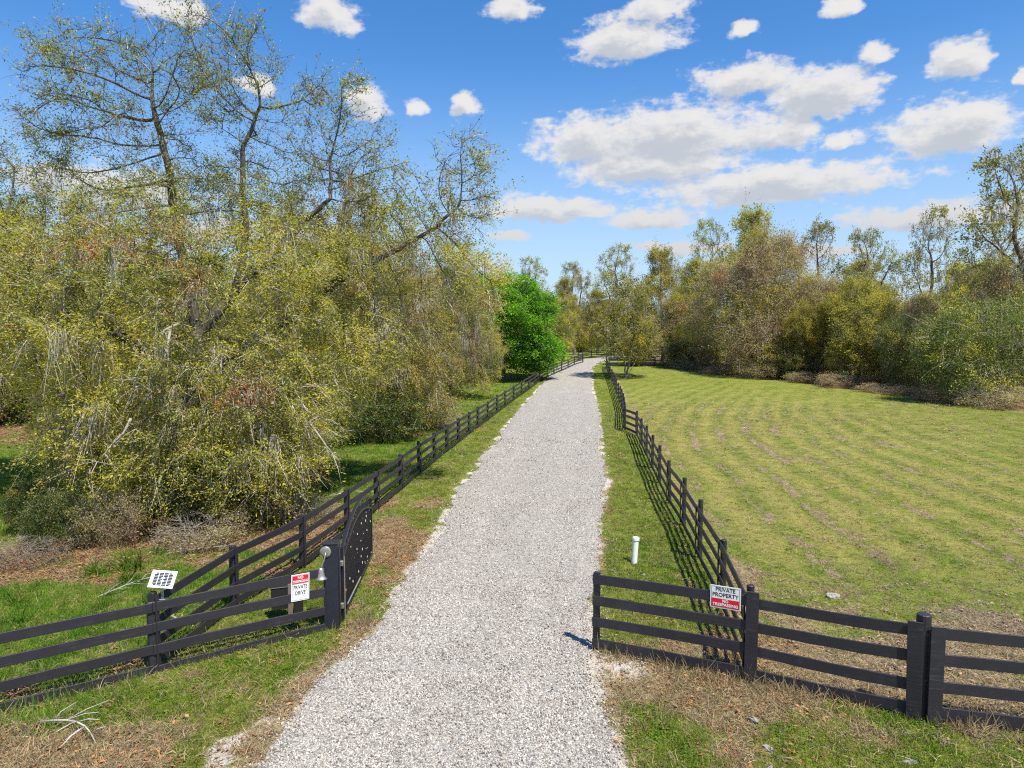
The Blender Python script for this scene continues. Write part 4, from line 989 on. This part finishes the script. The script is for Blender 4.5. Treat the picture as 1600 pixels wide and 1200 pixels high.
    # low understorey bush
    PROT['bush'] = grow('bush', dict(vol=[((0, 0, 1.3), (1.7, 1.6, 1.3), 420, .4, .1)], roots=[[(0, 0, -.1), (.1, 0, .5)], [(.3, .2, -.1), (.6, .3, .5)], [(-.3, -.1, -.1), (-.6, -.1, .5)]],
        D=.16, di=1.4, dk=.2, R=.045, tip=.006, ctr=(0, 0, .6), twigs=3, tl=.4, tw=.01, leaves=15000, spread=.07, ls=.085, thin=.02, pal=[(DKG, .4), ((.05, .10, .018), .4), (OLI, .2)], ps=.7, c0=.2, c1=.45, upb=.5), 67)
    # dead grey brush
    PROT['brush'] = grow('brush', dict(vol=[((0, 0, .9), (1.6, 1.3, 1.0), 380, .2, .02)], roots=[[(0, 0, -.1), (.1, 0, .4)], [(.4, .2, -.1), (.7, .3, .4)], [(-.4, -.1, -.1), (-.7, -.1, .4)]],
        D=.16, di=1.4, dk=.2, R=.03, tip=.005, ctr=(0, 0, .3), twigs=4, tl=.6, tw=.012, leaves=6500, spread=.09, ls=.075, thin=.02, pal=[(RUS, .12), (BRN, .38), (PAL, .3), (OLI, .2)], c0=.3, c1=.6, bark=M['bark_far'], bark2=M['bark_far'], twigmat=M['bark_far']), 71)
protos()
TREES = [
 # proto, x, y, height scale, width scale, rotation, name, label
 ('oak_b', -9.2, 40.5, 1.05, .95, .3, 'live_oak', 'moss hung live oak drooping by the left fence, just beyond the huge oak', 'tree', None),
 ('oak_b', -5.3, 61, 1.05, .72, 2.2, 'live_oak', 'vine clad oak mass between the moss hung oak and the bright green tree', 'tree', None),
 ('oak_b', -33.5, 43, 1.15, 1.0, 4.2, 'live_oak', 'live oak cut by the left edge of the picture behind the huge oak', 'tree', None),
 ('bright', -1.0, 78, 1.06, 1.24, .2, 'green_tree', 'bright fresh green tree overhanging the left fence near the bend', 'tree', None),
 ('open', 12.9, 80, 1.05, 1.0, .4, 'small_tree', 'small multi stemmed tree with pale branches just right of the drive', 'tree', None),
 ('viney', 40.2, 58.5, 1.12, 1.0, .25, 'thicket', 'dark green viney thicket at the right edge of the field', 'thicket', None),
 ('viney', 37.9, 65.5, .92, .62, 2.0, 'thicket', 'lower dark thicket between the viney one and the yellow green bush', 'thicket', None),
 ('bushy', 36.3, 74, 1.02, 1.02, .8, 'bushy_tree', 'rounded yellow green bushy tree at the right edge of the field', 'tree', None),
 ('bushy', 33.0, 77, .78, .72, 2.6, 'bushy_tree', 'shorter bushy tree left of the rounded yellow green one', 'tree', None),
 ('brown', 30.8, 83, 1.15, 1.3, .3, 'brown_tree', 'tall brownish fine twigged tree, largest of the brown trees across the field', 'tree', None),
 ('brown', 26.9, 88, .95, 1.2, 2.4, 'brown_tree', 'olive brown drooping tree left of the largest brown tree', 'tree', None),
 ('olive', 32.5, 96, 1.2, .95, 1.2, 'olive_tree', 'tall yellow olive tree rising above the brown trees', 'tree', None),
 ('sparse', 28.0, 101, 1.08, .9, .6, 'bare_oak', 'thin dark topped oak rising left of the tall yellow olive tree', 'tree', None),
 ('sparse2', 39.0, 93, 1.06, .9, 2.2, 'bare_oak', 'thin brown leaved oak behind the rounded bushy tree, left of the twisted one', 'tree', None),
 ('sparse2', 45.2, 88.5, .98, .85, .2, 'bare_oak', 'twisted almost bare oak rising behind the yellow green bushy tree', 'tree', None),
 ('sparse', 46.8, 79, 1.0, .72, 3.4, 'bare_oak', 'narrow sparse oak with round top standing alone above the dark thickets', 'tree', None),
 ('sparse2', 46.0, 63, 1.22, 1.25, .0, 'bare_oak', 'tallest sparse oak, cut by the right edge of the picture', 'tree', None),
 ('sparse', 48.8, 70, 1.02, .9, 1.9, 'bare_oak', 'sparse oak just behind the tallest one at the right edge', 'tree', None),
 ('olive', 25.2, 98.5, .82, .8, .5, 'olive_tree', 'dark mossy olive tree at the far left end of the field edge', 'tree', None),
 ('olive', 24.0, 112, 1.0, .95, 2.6, 'olive_tree', 'olive oak behind the small multi stemmed tree, right of the drive end', 'tree', None),
 ('sparse', 18.6, 126, 1.05, 1.15, 4.1, 'bare_oak', 'sparse grey oak straight above the end of the drive', 'tree', None),
 ('sparse2', 13.4, 150, 1.1, 1.0, 5.2, 'bare_oak', 'sparse oak above the bend, left of the grey one', 'tree', None),
 ('olive', 10.0, 136, .85, .8, .9, 'olive_tree', 'olive tree beyond the bend at the left end of the gap', 'tree', None),
 ('olive', 18.5, 152, .78, .9, 3.3, 'olive_tree', 'low olive tree closing the view beyond the crossing fence', 'tree', None),
 ('olive', 26.5, 150, .8, 1.0, 4.6, 'olive_tree', 'olive tree beyond the crossing fence, behind the small tree', 'tree', None),
 ('sparse', 3.4, 116, .88, .8, 2.5, 'bare_oak', 'sparse oak showing its top above the bright green tree', 'tree', None),
 ('olive', 8.2, 113, .55, .6, 1.5, 'olive_tree', 'low olive tree tucked right of the bright green tree', 'tree', None),
 ('bushy', 17.2, 99, .62, .75, 1.1, 'bushy_tree', 'green rounded bush right behind the small multi stemmed tree', 'tree', None),
 ('olive', -2, 92, .62, .9, 1.0, 'olive_tree', 'olive tree hidden behind the bright green tree', 'tree', None),
 ('olive', 55, 84, .75, 1.1, 2.0, 'olive_tree', 'broad olive tree behind the dark thickets near the right edge', 'tree', None),
 ('brown', 44, 76, .62, 1.0, 4.4, 'brown_tree', 'low brown tree between the bushy tree and the dark thicket', 'tree', None),
 ('olive', 51, 104, .85, 1.1, .4, 'olive_tree', 'distant olive tree filling the gap under the narrow sparse oak', 'tree', None),
 ('brown', 39, 108, .95, 1.1, 1.4, 'brown_tree', 'distant brown tree behind the bushy tree', 'tree', None),
 ('brown', 34.6, 80, .78, .9, 5.2, 'brown_tree', 'tan twiggy tree between the largest brown tree and the shorter bushy tree', 'tree', None),
 ('brown', 40.3, 70, .62, .72, 3.7, 'brown_tree', 'low tan twiggy tree between the rounded bushy tree and the dark thickets', 'tree', None),
 ('brown', 23.2, 97, .66, .9, 3.1, 'brown_tree', 'tan twiggy tree left of the olive brown drooping tree', 'tree', None),
 ('brown', 45.5, 66, .85, .9, 1.1, 'brown_tree', 'tan twiggy tree showing above the dark thickets at right', 'tree', None),
 ('viney', 48, 50, 1.05, 1.0, 1.2, 'thicket', 'dark thicket beyond the right edge of the picture', 'thicket', None),
 ('viney', 30.5, 79.5, .5, .62, 1.7, 'thicket', 'low dark undergrowth at the foot of the largest brown tree', 'thicket', None),
 ('viney', 24.6, 95, .5, .6, .2, 'thicket', 'low dark undergrowth at the foot of the dark mossy olive tree', 'thicket', None),
 ('olive', -22, 62, .62, 1.1, .3, 'olive_tree', 'olive tree far behind the huge oak towards the left edge', 'tree', None),
 ('olive', -34, 66, .7, 1.2, 1.3, 'olive_tree', 'olive tree far behind at the left edge of the picture', 'tree', None),
 ('olive', -13, 64, .65, 1.1, 2.3, 'olive_tree', 'olive tree far behind the middle of the huge oak', 'tree', None),
 ('bushy', -16, 46, .55, .9, .3, 'bushy_tree', 'green bush in shade behind the huge oak trunk', 'tree', None),
 ('bushy', -27, 48, .6, 1.0, 1.3, 'bushy_tree', 'green bush at the far side of the sunlit grass on the left', 'tree', None),
 ('bushy', -35, 45, .6, 1.0, 3.0, 'bushy_tree', 'green bush beyond the left edge of the sunlit grass', 'tree', None),
 ('bush', -11.7, 17.9, .62, .52, .3, 'shrub', 'dark leafy shrub at the near left corner under the huge oak', 'shrub', None),
 ('bush', -13.6, 19.6, .6, .42, 2.3, 'shrub', 'dark leafy sapling clump at the left edge, behind the near shrub', 'shrub', None),
 ('bush', -6.6, 37.2, 1.1, 1.2, .9, 'shrub', 'dark brush hanging under the moss hung oak by the left fence', 'shrub', None),
 ('bush', -9.0, 35.8, 1.1, 1.2, 1.9, 'shrub', 'dark brush on the near left foot of the moss hung oak', 'shrub', None),
 ('bush', -8.7, 20.3, .9, .9, 4.0, 'shrub', 'low shaded shrub under the drooping edge of the huge oak', 'shrub', None),
 ('brush', -10.7, 18.3, .8, .6, .2, 'dead_brush', 'tangle of dry brown brush beneath the left of the huge oak', 'brush', None),
 ('brush', -8.2, 18.3, .5, .8, 1.2, 'dead_brush', 'tangle of dry brown brush beneath the middle of the huge oak', 'brush', None),
 ('brush', -6.1, 20.6, .4, .7, 2.2, 'dead_brush', 'low heap of dry twigs behind the left fence near the open gate', 'brush', None),
 ('brush', -5.0, 43, 1.2, 1.2, 3.2, 'dead_brush', 'pale dry brush at the right foot of the moss hung oak', 'brush', None),
 ('brush', 37.3, 54.5, .95, 1.7, 0.4, 'dead_brush', 'tangle of dead stems at the foot of the viney thicket', 'brush', None),
 ('brush', 36.4, 60.5, .7, 1.6, 1.4, 'dead_brush', 'dead stems on the field side of the lower dark thicket', 'brush', None),
 ('brush', 34.8, 65.5, .5, 1.5, 2.4, 'dead_brush', 'dead brush on the litter in front of the low tan tree', 'brush', None),
 ('brush', 33.2, 70.5, .75, 1.6, 3.4, 'dead_brush', 'dead brush at the foot of the rounded yellow green bushy tree', 'brush', None),
 ('brush', 31.2, 75, .6, 1.5, 4.4, 'dead_brush', 'dead brush at the foot of the shorter bushy tree', 'brush', None),
 ('brush', 28.2, 79.5, .9, 1.8, 5.4, 'dead_brush', 'dead brush at the foot of the largest brown tree', 'brush', None),
 ('brush', 25.2, 85, .6, 1.7, 0.9, 'dead_brush', 'dead brush at the foot of the olive brown drooping tree', 'brush', None),
 ('brush', 22.8, 92, .8, 1.6, 1.9, 'dead_brush', 'dead brush at the far left end of the field edge', 'brush', None),
 ('brush', -11.8, 16.6, .35, .7, 4.2, 'dead_brush', 'dry brown heap in front of the near dark shrub at left', 'brush', None),
]
def place_trees():
    first = {}
    for pr, x, y, hs, ws, rz, nm, lab, cat, grp in TREES:
        z = gz(x, y) - .03
        if pr not in first:
            r = plant(PROT[pr], nm, lab, cat, (x, y, z), rz, (ws, ws, hs)); first[pr] = r
        else:
            r = copy_tree(first[pr]); r.name = nm; r.location = (x, y, z); r.rotation_euler = (0, 0, rz); r.scale = (ws, ws, hs); r['label'] = lab; r['category'] = cat
        r['group'] = {'tree': 'trees around the drive and field', 'thicket': 'thickets along the field edge', 'shrub': 'shrubs under the oaks', 'brush': 'dead brush under the trees'}[cat]
place_trees()

print('t trees', time.time() - T0)

# ------------------------------------------------------------------ scattered ground cover (stuff)
def scatter_tree():
    g = bpy.data.node_groups.new('scatter', 'GeometryNodeTree')
    g.interface.new_socket('Geometry', in_out='INPUT', socket_type='NodeSocketGeometry')
    sc = g.interface.new_socket('Pieces', in_out='INPUT', socket_type='NodeSocketCollection')
    g.interface.new_socket('Geometry', in_out='OUTPUT', socket_type='NodeSocketGeometry')
    N = NT(g); gi = g.nodes.new('NodeGroupInput'); go = g.nodes.new('NodeGroupOutput')
    ci = N.n('GeometryNodeCollectionInfo'); N.link(gi.outputs[1], ci.inputs[0]); ci.inputs[1].default_value = True; ci.inputs[2].default_value = True
    def attr(nm, typ): return N.n('GeometryNodeInputNamedAttribute', data_type=typ, ins={0: nm}).outputs[0]
    ip = N.n('GeometryNodeInstanceOnPoints')
    N.link(gi.outputs[0], ip.inputs['Points']); N.link(ci.outputs[0], ip.inputs['Instance']); ip.inputs['Pick Instance'].default_value = True
    N.link(attr('pick', 'INT'), ip.inputs['Instance Index']); N.link(attr('rot', 'FLOAT_VECTOR'), ip.inputs['Rotation']); N.link(attr('scl', 'FLOAT_VECTOR'), ip.inputs['Scale'])
    N.link(ip.outputs[0], go.inputs[0])
    return g, sc.identifier
SCAT, SCAT_ID = scatter_tree()
def scatter(name, label, P, rot, scl, tint, pieces, rng):
    me = bpy.data.meshes.new(name); me.vertices.add(len(P)); me.vertices.foreach_set('co', np.asarray(P, np.float32).ravel())
    for nm, arr in (('rot', rot), ('scl', scl)):
        a = me.attributes.new(nm, 'FLOAT_VECTOR', 'POINT'); a.data.foreach_set('vector', np.asarray(arr, np.float32).ravel())
    a = me.attributes.new('pick', 'INT', 'POINT'); a.data.foreach_set('value', rng.integers(0, len(pieces), len(P)).astype(np.int32))
    a = me.attributes.new('tint', 'FLOAT_COLOR', 'POINT'); a.data.foreach_set('color', np.concatenate([tint, np.ones((len(P), 1))], 1).astype(np.float32).ravel())
    o = link(name, me); tag(o, label, kind='stuff')
    c = bpy.data.collections.new(name + '_pieces')
    for m_ in pieces: c.objects.link(bpy.data.objects.new(m_.name, m_))
    md = o.modifiers.new('scatter', 'NODES'); md.node_group = SCAT; md[SCAT_ID] = c
    return o
def tuft(seed, n, h, spread, w, lean, mat=None):
    rng = np.random.default_rng(seed)
    P = np.concatenate([rng.normal(0, spread, (n, 2)), np.zeros((n, 1)) - .01], 1)
    D = unit(np.concatenate([rng.normal(0, lean, (n, 2)), np.ones((n, 1))], 1))
    V, F, _ = ribbons(P, D, h * rng.uniform(.45, 1.2, n), np.full(n, w) * rng.uniform(.7, 1.3, n), rng.uniform(.1, .7, n), rng, 2, .25)
    c = np.repeat((1 + rng.normal(0, .22, (n, 1))) * np.array([[1, 1, 1.]]) * (1 + rng.normal(0, .07, (n, 3))), 6, 0)
    return mesh_np('tuft', V, F, mat or M['grass'], {'col': ('FLOAT_COLOR', np.clip(c, .1, 2))})
def leafpatch(seed, n, spread, size, flat=3., mat=None, h=.02):
    rng = np.random.default_rng(seed)
    C = np.concatenate([rng.normal(0, spread, (n, 2)), rng.uniform(.002, h, (n, 1))], 1)
    V, F = leaf_quads(rng, C, size, .5, flat)
    c = np.repeat((1 + rng.normal(0, .3, (n, 1))) * (1 + rng.normal(0, .1, (n, 3))), 4, 0)
    return mesh_np('fallen_leaf', V, F, mat or M['litter'], {'col': ('FLOAT_COLOR', np.clip(c, .1, 2.2))})
def weed(seed, n, r):
    rng = np.random.default_rng(seed)
    d = unit(rng.normal(size=(n, 3))); d[:, 2] = np.abs(d[:, 2]) * .55; C = d * r * rng.uniform(.4, 1, (n, 1))
    V, F = leaf_quads(rng, C, .032, .75, .8)
    c = np.repeat((1 + rng.normal(0, .2, (n, 1))) * np.ones((1, 3)), 4, 0)
    return mesh_np('weed', V, F, M['grass'], {'col': ('FLOAT_COLOR', np.clip(c, .2, 2))})
BANDS = [(7.6, 14, 230), (14, 22, 150), (22, 35, 82), (35, 58, 34), (58, 100, 11)]
def candidates(rng, mult=1.0, dmax=100, m=1.0):
    out = []
    for a, b, rho in BANDS:
        if a >= dmax: break
        w = .80 * b + 1.5; n = int(2 * w * (b - a) * rho * mult)
        y = rng.uniform(a, b, n); x = rng.uniform(-w, w, n); nxt = dict((q[0], q[2]) for q in BANDS).get(b, rho * .35); k = (np.abs(x) < .80 * y + 1.5) & (rng.random(n) < 1 + (nxt / rho - 1) * ((y - a) / (b - a)) ** 1.0)
        out.append(np.stack([x[k], y[k], np.full(k.sum(), 1.0)], 1))
    return np.concatenate(out)
def ground_cover():
    rng = np.random.default_rng(99)
    c = candidates(rng); x, y = c[:, 0], c[:, 1]
    rd = np.maximum(ix(ROADL, y) - x, x - ix(ROADR, y))
    g, l, s, t = masks(x, y)
    far = S(18, 60, y)
    ed = S(-.05, .35, rd + rng.normal(0, .12, len(x)))
    fld = (x > ix(RFENCE, y)) & (y > front_y(x))
    # living blades
    k = rng.random(len(x)) < (g * .95 + .06 * t) * ed * (1 - s) * np.where(fld, .85, 1)
    n = k.sum(); xx, yy = x[k], y[k]; gg = g[k]
    big = fbm(xx / 4, yy / 4, seed=71, oct=3); sm = fbm(xx / .6, yy / .6, seed=72, oct=3)
    A, B, C = np.array([.085, .175, .014]), np.array([.225, .295, .03]), np.array([.34, .29, .12])
    bnd = mow_band(xx, yy); stripe = .38 * (bnd - .3) * fld[k]
    f1 = S(.28, .66, .55 * sm + .45 * big + rng.normal(0, .10, n) + .08 * fld[k] + stripe)[:, None]
    tint = A * (1 - f1) + B * f1
    bb = (.55 * bnd)[:, None]; tint = tint * (1 - bb) + np.array([.33, .31, .10]) * bb
    tint = tint * np.clip(1 + rng.normal(0, .24, (n, 1)), .35, 1.8)
    pad = xx < ix(LFENCE, yy)
    tint = np.where((pad & (gg > .6))[:, None], tint * np.array([.8, 1.12, .9]), tint)
    f2 = (S(.55, .8, sm + rng.normal(0, .15, n)) * .5 + (rng.random(n) < .12) * .5)[:, None] * np.where(pad, .5, 1)[:, None]
    tint = tint * (1 - f2) + C * f2
    lush = S(.55, .95, gg)
    h = np.where(fld[k], .42, np.where(pad, 1.0 + .8 * lush, .55 + .5 * lush)) * rng.uniform(.6, 1.3, n)
    wd = 1 + 1.6 * far[k]
    rot = np.stack([rng.normal(0, .12, n), rng.normal(0, .12, n), rng.uniform(0, 6.28, n)], 1)
    P = np.stack([xx, yy, ground_z(xx, yy)], 1)
    scl = np.stack([wd, wd, h], 1) * rng.uniform(.8, 1.2, (n, 1))
    T = [tuft(i, 20, .11, .055, .0065, .45) for i in range(3)] + [tuft(9, 14, .14, .07, .008, .6)]
    scatter('grass', 'grass growing over verges, paddock and field', P, rot, scl, tint, T, rng)
    # straw and thatch
    c = candidates(rng, 1.7, 58); x, y = c[:, 0], c[:, 1]
    rd = np.maximum(ix(ROADL, y) - x, x - ix(ROADR, y)); g, l, s, t = masks(x, y); far = S(18, 60, y)
    fld = (x > ix(RFENCE, y)) & (y > front_y(x))
    pr = np.clip((1 - g) * (t * .9 + .2) + .10, 0, 1) * S(-.02, .3, rd) * (1 - s * .9)
    k = rng.random(len(x)) < pr
    n = k.sum(); xx, yy = x[k], y[k]
    f = rng.random((n, 1)) ** .8; tint = np.array([.56, .45, .25]) * f + np.array([.24, .19, .12]) * (1 - f)
    gry = (S(.4, .7, blob(xx, yy, 11, 15, 5, 3.5)))[:, None]; tint = tint * (1 - .5 * gry) + np.array([.27, .23, .19]) * .5 * gry
    wd = 1 + 1.2 * far[k]
    nearf = np.exp(-(np.abs(yy - front_y(xx)) / .45) ** 2) * (yy < 14)
    rot = np.stack([rng.normal(0, .25, n), rng.normal(0, .25, n), rng.uniform(0, 6.28, n)], 1)
    scl = np.stack([wd, wd, np.where(fld[k], .55, 1.0) * rng.uniform(.5, 1.3, n) * (1 + 3.0 * nearf * rng.random(n))], 1)
    T = [tuft(20 + i, 16, .17, .07, .009, 1.4) for i in range(3)]
    scatter('straw', 'dry straw and cut thatch lying among the grass', np.stack([xx, yy, ground_z(xx, yy)], 1), rot, scl, tint, T, rng)
    # fallen leaves
    c = candidates(rng, .75, 58); x, y = c[:, 0], c[:, 1]
    rd = np.maximum(ix(ROADL, y) - x, x - ix(ROADR, y)); g, l, s, t = masks(x, y); far = S(18, 60, y)
    k = rng.random(len(x)) < np.clip((1 - g) * l * 1.0 + .03, 0, 1) * S(-.05, .3, rd) * (1 - s)
    n = k.sum(); xx, yy = x[k], y[k]
    f = rng.random((n, 1)); tint = np.array([.40, .22, .10]) * f + np.array([.17, .10, .06]) * (1 - f)
    red = S(.5, .65, fbm(xx / 1.5, yy / 1.5, seed=75))[:, None]; tint = tint * (1 - .4 * red) + np.array([.42, .17, .07]) * .4 * red
    fl = (xx > 5)[:, None]; tint = np.where(fl, tint * .5 + np.array([.27, .235, .20]) * .5, tint)
    rot = np.stack([rng.normal(0, .15, n), rng.normal(0, .15, n), rng.uniform(0, 6.28, n)], 1)
    wd = (1 + 1.4 * far[k]) * rng.uniform(.7, 1.2, n)
    scatter('leaf_litter', 'brown fallen oak leaves on bare ground', np.stack([xx, yy, ground_z(xx, yy) + .004], 1), rot, np.stack([wd, wd, wd], 1), tint, [leafpatch(i, 9, .09, .065) for i in range(3)], rng)
    # low broad leaved weeds
    c = candidates(rng, .42, 30); x, y = c[:, 0], c[:, 1]
    rd = np.maximum(ix(ROADL, y) - x, x - ix(ROADR, y)); g, l, s, t = masks(x, y)
    wn = fbm(x / 1.1, y / 1.1, seed=81)
    spot = blob(x, y, -3.6, 11.9, .75, .4) + blob(x, y, -4.5, 11.2, .6, .35) + blob(x, y, -5.3, 9.7, .5, .35) + blob(x, y, -7.2, 9.6, .5, .35) + blob(x, y, -3.9, 10.6, .5, .3) + blob(x, y, 7.2, 8.6, .9, .35) + blob(x, y, -3.3, 14.5, .35, .8) + blob(x, y, 1.9, 9.3, .45, .7) + blob(x, y, -5.9, 10.4, .5, .3) + blob(x, y, 3.0, 15.4, .8, .5)
    fldm = (x > ix(RFENCE, y)) & (y > front_y(x))
    k = rng.random(len(x)) < np.clip(S(.54, .66, wn) * .7 * g + .95 * np.clip(spot, 0, 1) ** 2, 0, 1) * S(.05, .3, rd) * np.where(fldm, .15, 1)
    n = k.sum(); xx, yy = x[k], y[k]
    f = rng.random((n, 1)); tint = np.array([.10, .21, .02]) * f + np.array([.20, .29, .03]) * (1 - f)
    sc_ = rng.uniform(.5, 1.15, n)
    scatter('weeds', 'bright green broad leaved weeds along the verges', np.stack([xx, yy, ground_z(xx, yy)], 1), np.stack([0 * xx, 0 * xx, rng.uniform(0, 6.28, n)], 1), np.stack([sc_, sc_, sc_ * rng.uniform(.6, 1.2, n)], 1), tint, [weed(i, 34, .11) for i in range(3)], rng)
    # stones on the drive
    pts = []
    for a, b, rho in ((7.4, 11, 900), (11, 16, 600), (16, 24, 260), (24, 38, 90), (38, 60, 25)):
        n = int(6.2 * (b - a) * rho); yv = rng.uniform(a, b, n); lo, hi = ix(ROADL, yv) - .35, ix(ROADR, yv) + .35
        u = rng.random(n); xv = lo + u * (hi - lo); rdv = np.maximum(ix(ROADL, yv) - xv, xv - ix(ROADR, yv))
        k = (rdv < 0) | (rng.random(n) < .6 * np.exp(-np.maximum(rdv, 0) / .16)); pts.append(np.stack([xv[k], yv[k]], 1))
    p = np.concatenate(pts); x, y = p[:, 0], p[:, 1]; n = len(p)
    l_, r_ = ix(ROADL, y), ix(ROADR, y); tt = np.clip((x - l_) / (r_ - l_), 0, 1)
    z = ground_z(x, y) + .008 + .0006 * y + .035 * np.sin(np.pi * tt) ** .6 - .012 * (np.exp(-((tt - .27) / .09) ** 2) + np.exp(-((tt - .72) / .09) ** 2))
    v = rng.random(n); base = np.where(v < .14, rng.uniform(.09, .2, n), np.where(v < .5, rng.uniform(.28, .42, n), rng.uniform(.44, .62, n)))
    warm = rng.normal(0, .025, n); tint = np.stack([base * (1.05 + warm), base * .98, base * (.87 - warm)], 1)
    tint *= (1 - .10 * np.exp(-((tt - .5) / .12) ** 2) + .05 * (np.exp(-((tt - .27) / .09) ** 2) + np.exp(-((tt - .72) / .09) ** 2)) - .16 * S(.5, .72, fbm(x / .8, y / 1.6, seed=88)))[:, None]
    q = rng.random(n) < .05; tint[q] = np.array([.33, .25, .19])
    sz = (.0075 + .0105 * rng.random(n) ** 2) * (1 + .7 * S(14, 40, y))
    scatter('gravel', 'loose crushed stones on the driveway', np.stack([x, y, z + sz * .3], 1), rng.uniform(0, 6.28, (n, 3)), np.stack([sz * rng.uniform(.8, 1.4, n), sz, sz * rng.uniform(.5, .9, n)], 1), tint, stones(), rng)
    print('cover', time.time() - T0)
def stones():
    out = []
    for i in range(4):
        me = rock_mesh(40 + i, 1, .55); me.name = 'stone'
        a = me.attributes.new('col', 'FLOAT_COLOR', 'POINT'); a.data.foreach_set('color', np.ones(4 * len(me.vertices), np.float32)); me.materials.append(M['stone']); out.append(me)
    return out
ground_cover()
def far_woods():
    rng = np.random.default_rng(123); P = []
    for k in range(150):
        a = rng.uniform(-1.05, 1.05); d = rng.uniform(170, 240); P.append((d * math.sin(a), d * math.cos(a)))
    for k in range(26): P.append((rng.uniform(-95, -12), rng.uniform(85, 130)))
    for k in range(26): P.append((rng.uniform(45, 130), rng.uniform(112, 150)))
    P = np.array(P); n = len(P); s = rng.uniform(.7, 1.15, n)
    pc = [dict((a, b) for a, b, _ in PROT[q])['crown'] for q in ('olive', 'bushy', 'brown')]
    scatter('far_woods', 'far woodland closing the horizon behind the trees', np.stack([P[:, 0], P[:, 1], ground_z(P[:, 0], P[:, 1]) - .5], 1), np.stack([0 * s, 0 * s, rng.uniform(0, 6.28, n)], 1), np.stack([s * 1.3, s * 1.3, s * .82], 1), np.ones((n, 3)), pc, rng)
far_woods()
# tall grass clumps one can point at
def clumps():
    def clump(seed, n, h, w):
        rng = np.random.default_rng(seed)
        P = np.concatenate([rng.normal(0, .10 * h / .6, (n, 2)), np.zeros((n, 1)) - .02], 1)
        D = unit(np.concatenate([rng.normal(0, .5, (n, 2)), np.ones((n, 1))], 1))
        V, F, _ = ribbons(P, D, h * rng.uniform(.5, 1.25, n), np.full(n, w), rng.uniform(.2, .8, n), rng, 4, .2)
        c = np.repeat(np.array([.09, .19, .02]) * (1 + rng.normal(0, .25, (n, 1))) + np.array([.06, .04, .01]) * rng.random((n, 1)), 10, 0)
        return mesh_np('blades', V, F, M['leaf'], {'col': ('FLOAT_COLOR', np.clip(c, .01, .6))})
    ms = [clump(1, 90, .75, .03), clump(2, 60, .5, .026)]
    for i, (x, y, k, s, lab) in enumerate([(-9.0, 16.3, 0, 1.2, 'tall bright green grass clump above the solar panel'), (-9.6, 15.9, 0, .85, 'green grass clump just left of the tallest clump'), (-8.6, 15.4, 0, .8, 'low grass clump in front of the tallest clump'),
            (-9.4, 13.2, 1, 1.0, 'light green grass clump at the left edge behind the front fence'), (-8.3, 13.9, 1, .8, 'small grass clump right of the left edge clump'), (-7.6, 14.3, 1, .9, 'grass clump left of the solar panel'), (-10.1, 14.0, 1, .9, 'yellow green grass clump nearest the left edge of the picture'),
            (-6.6, 24.8, 0, .9, 'grass clump under the drooping oak behind the fence'), (-5.8, 22.6, 0, .8, 'grass clump behind the fence beyond the twig heap'), (-13.2, 21.2, 0, 1.1, 'arching grass clump left of the oak brush')]):
        r = thing('grass_clump', lab, 'grass clump', (x, y, gz(x, y)), i * 1.3, 'tall grass clumps in the left paddock'); r.scale = (s, s, s)
        link('blades', ms[k], r)
    for i, (x, y, rz, L, lab) in enumerate([(-6.1, 9.3, -.5, 1.3, 'bare grey branch lying by the front fence at bottom left'), (-6.7, 13.6, 2.6, 1.8, 'long dead branch on the litter behind the front fence'), (-7.7, 17.6, .5, 2.0, 'grey fallen limb on the leaf litter below the huge oak'), (-5.6, 23.6, .4, 1.9, 'pale curved dead branch behind the long left fence'), (-8.4, 14.9, .9, 1.2, 'thin dead stick among the grass clumps')]):
        rng = np.random.default_rng(60 + i); m = MB()
        pts = [(t * L - L / 2, .12 * math.sin(3 * t + i) * L, .04 + .10 * math.sin(2.6 * t) * (1 if i != 3 else 2.2)) for t in np.linspace(0, 1, 7)]
        m.tube(pts, [.02 * (1 - .7 * k / 6) for k in range(7)], 6)
        for k in range(9):
            j = int(rng.integers(1, 6)); p = Vector(pts[j]); q = p + Vector((rng.uniform(.1, .5), rng.normal(0, .35), rng.uniform(-.02, .18))); q.z = max(q.z, .02)
            m.tube([p, (p + q) / 2 + Vector((0, rng.normal(0, .05), .02)), q], [.011, .008, .004], 4)
        o = m.build('fallen_branch', M['twig'] if i == 0 else M['dead'], None, True); o.location = (x, y, gz(x, y)); o.rotation_euler = (0, 0, rz)
        tag(o, lab, 'branch', 'fallen branches on the ground')
clumps()
print('t end', time.time() - T0)
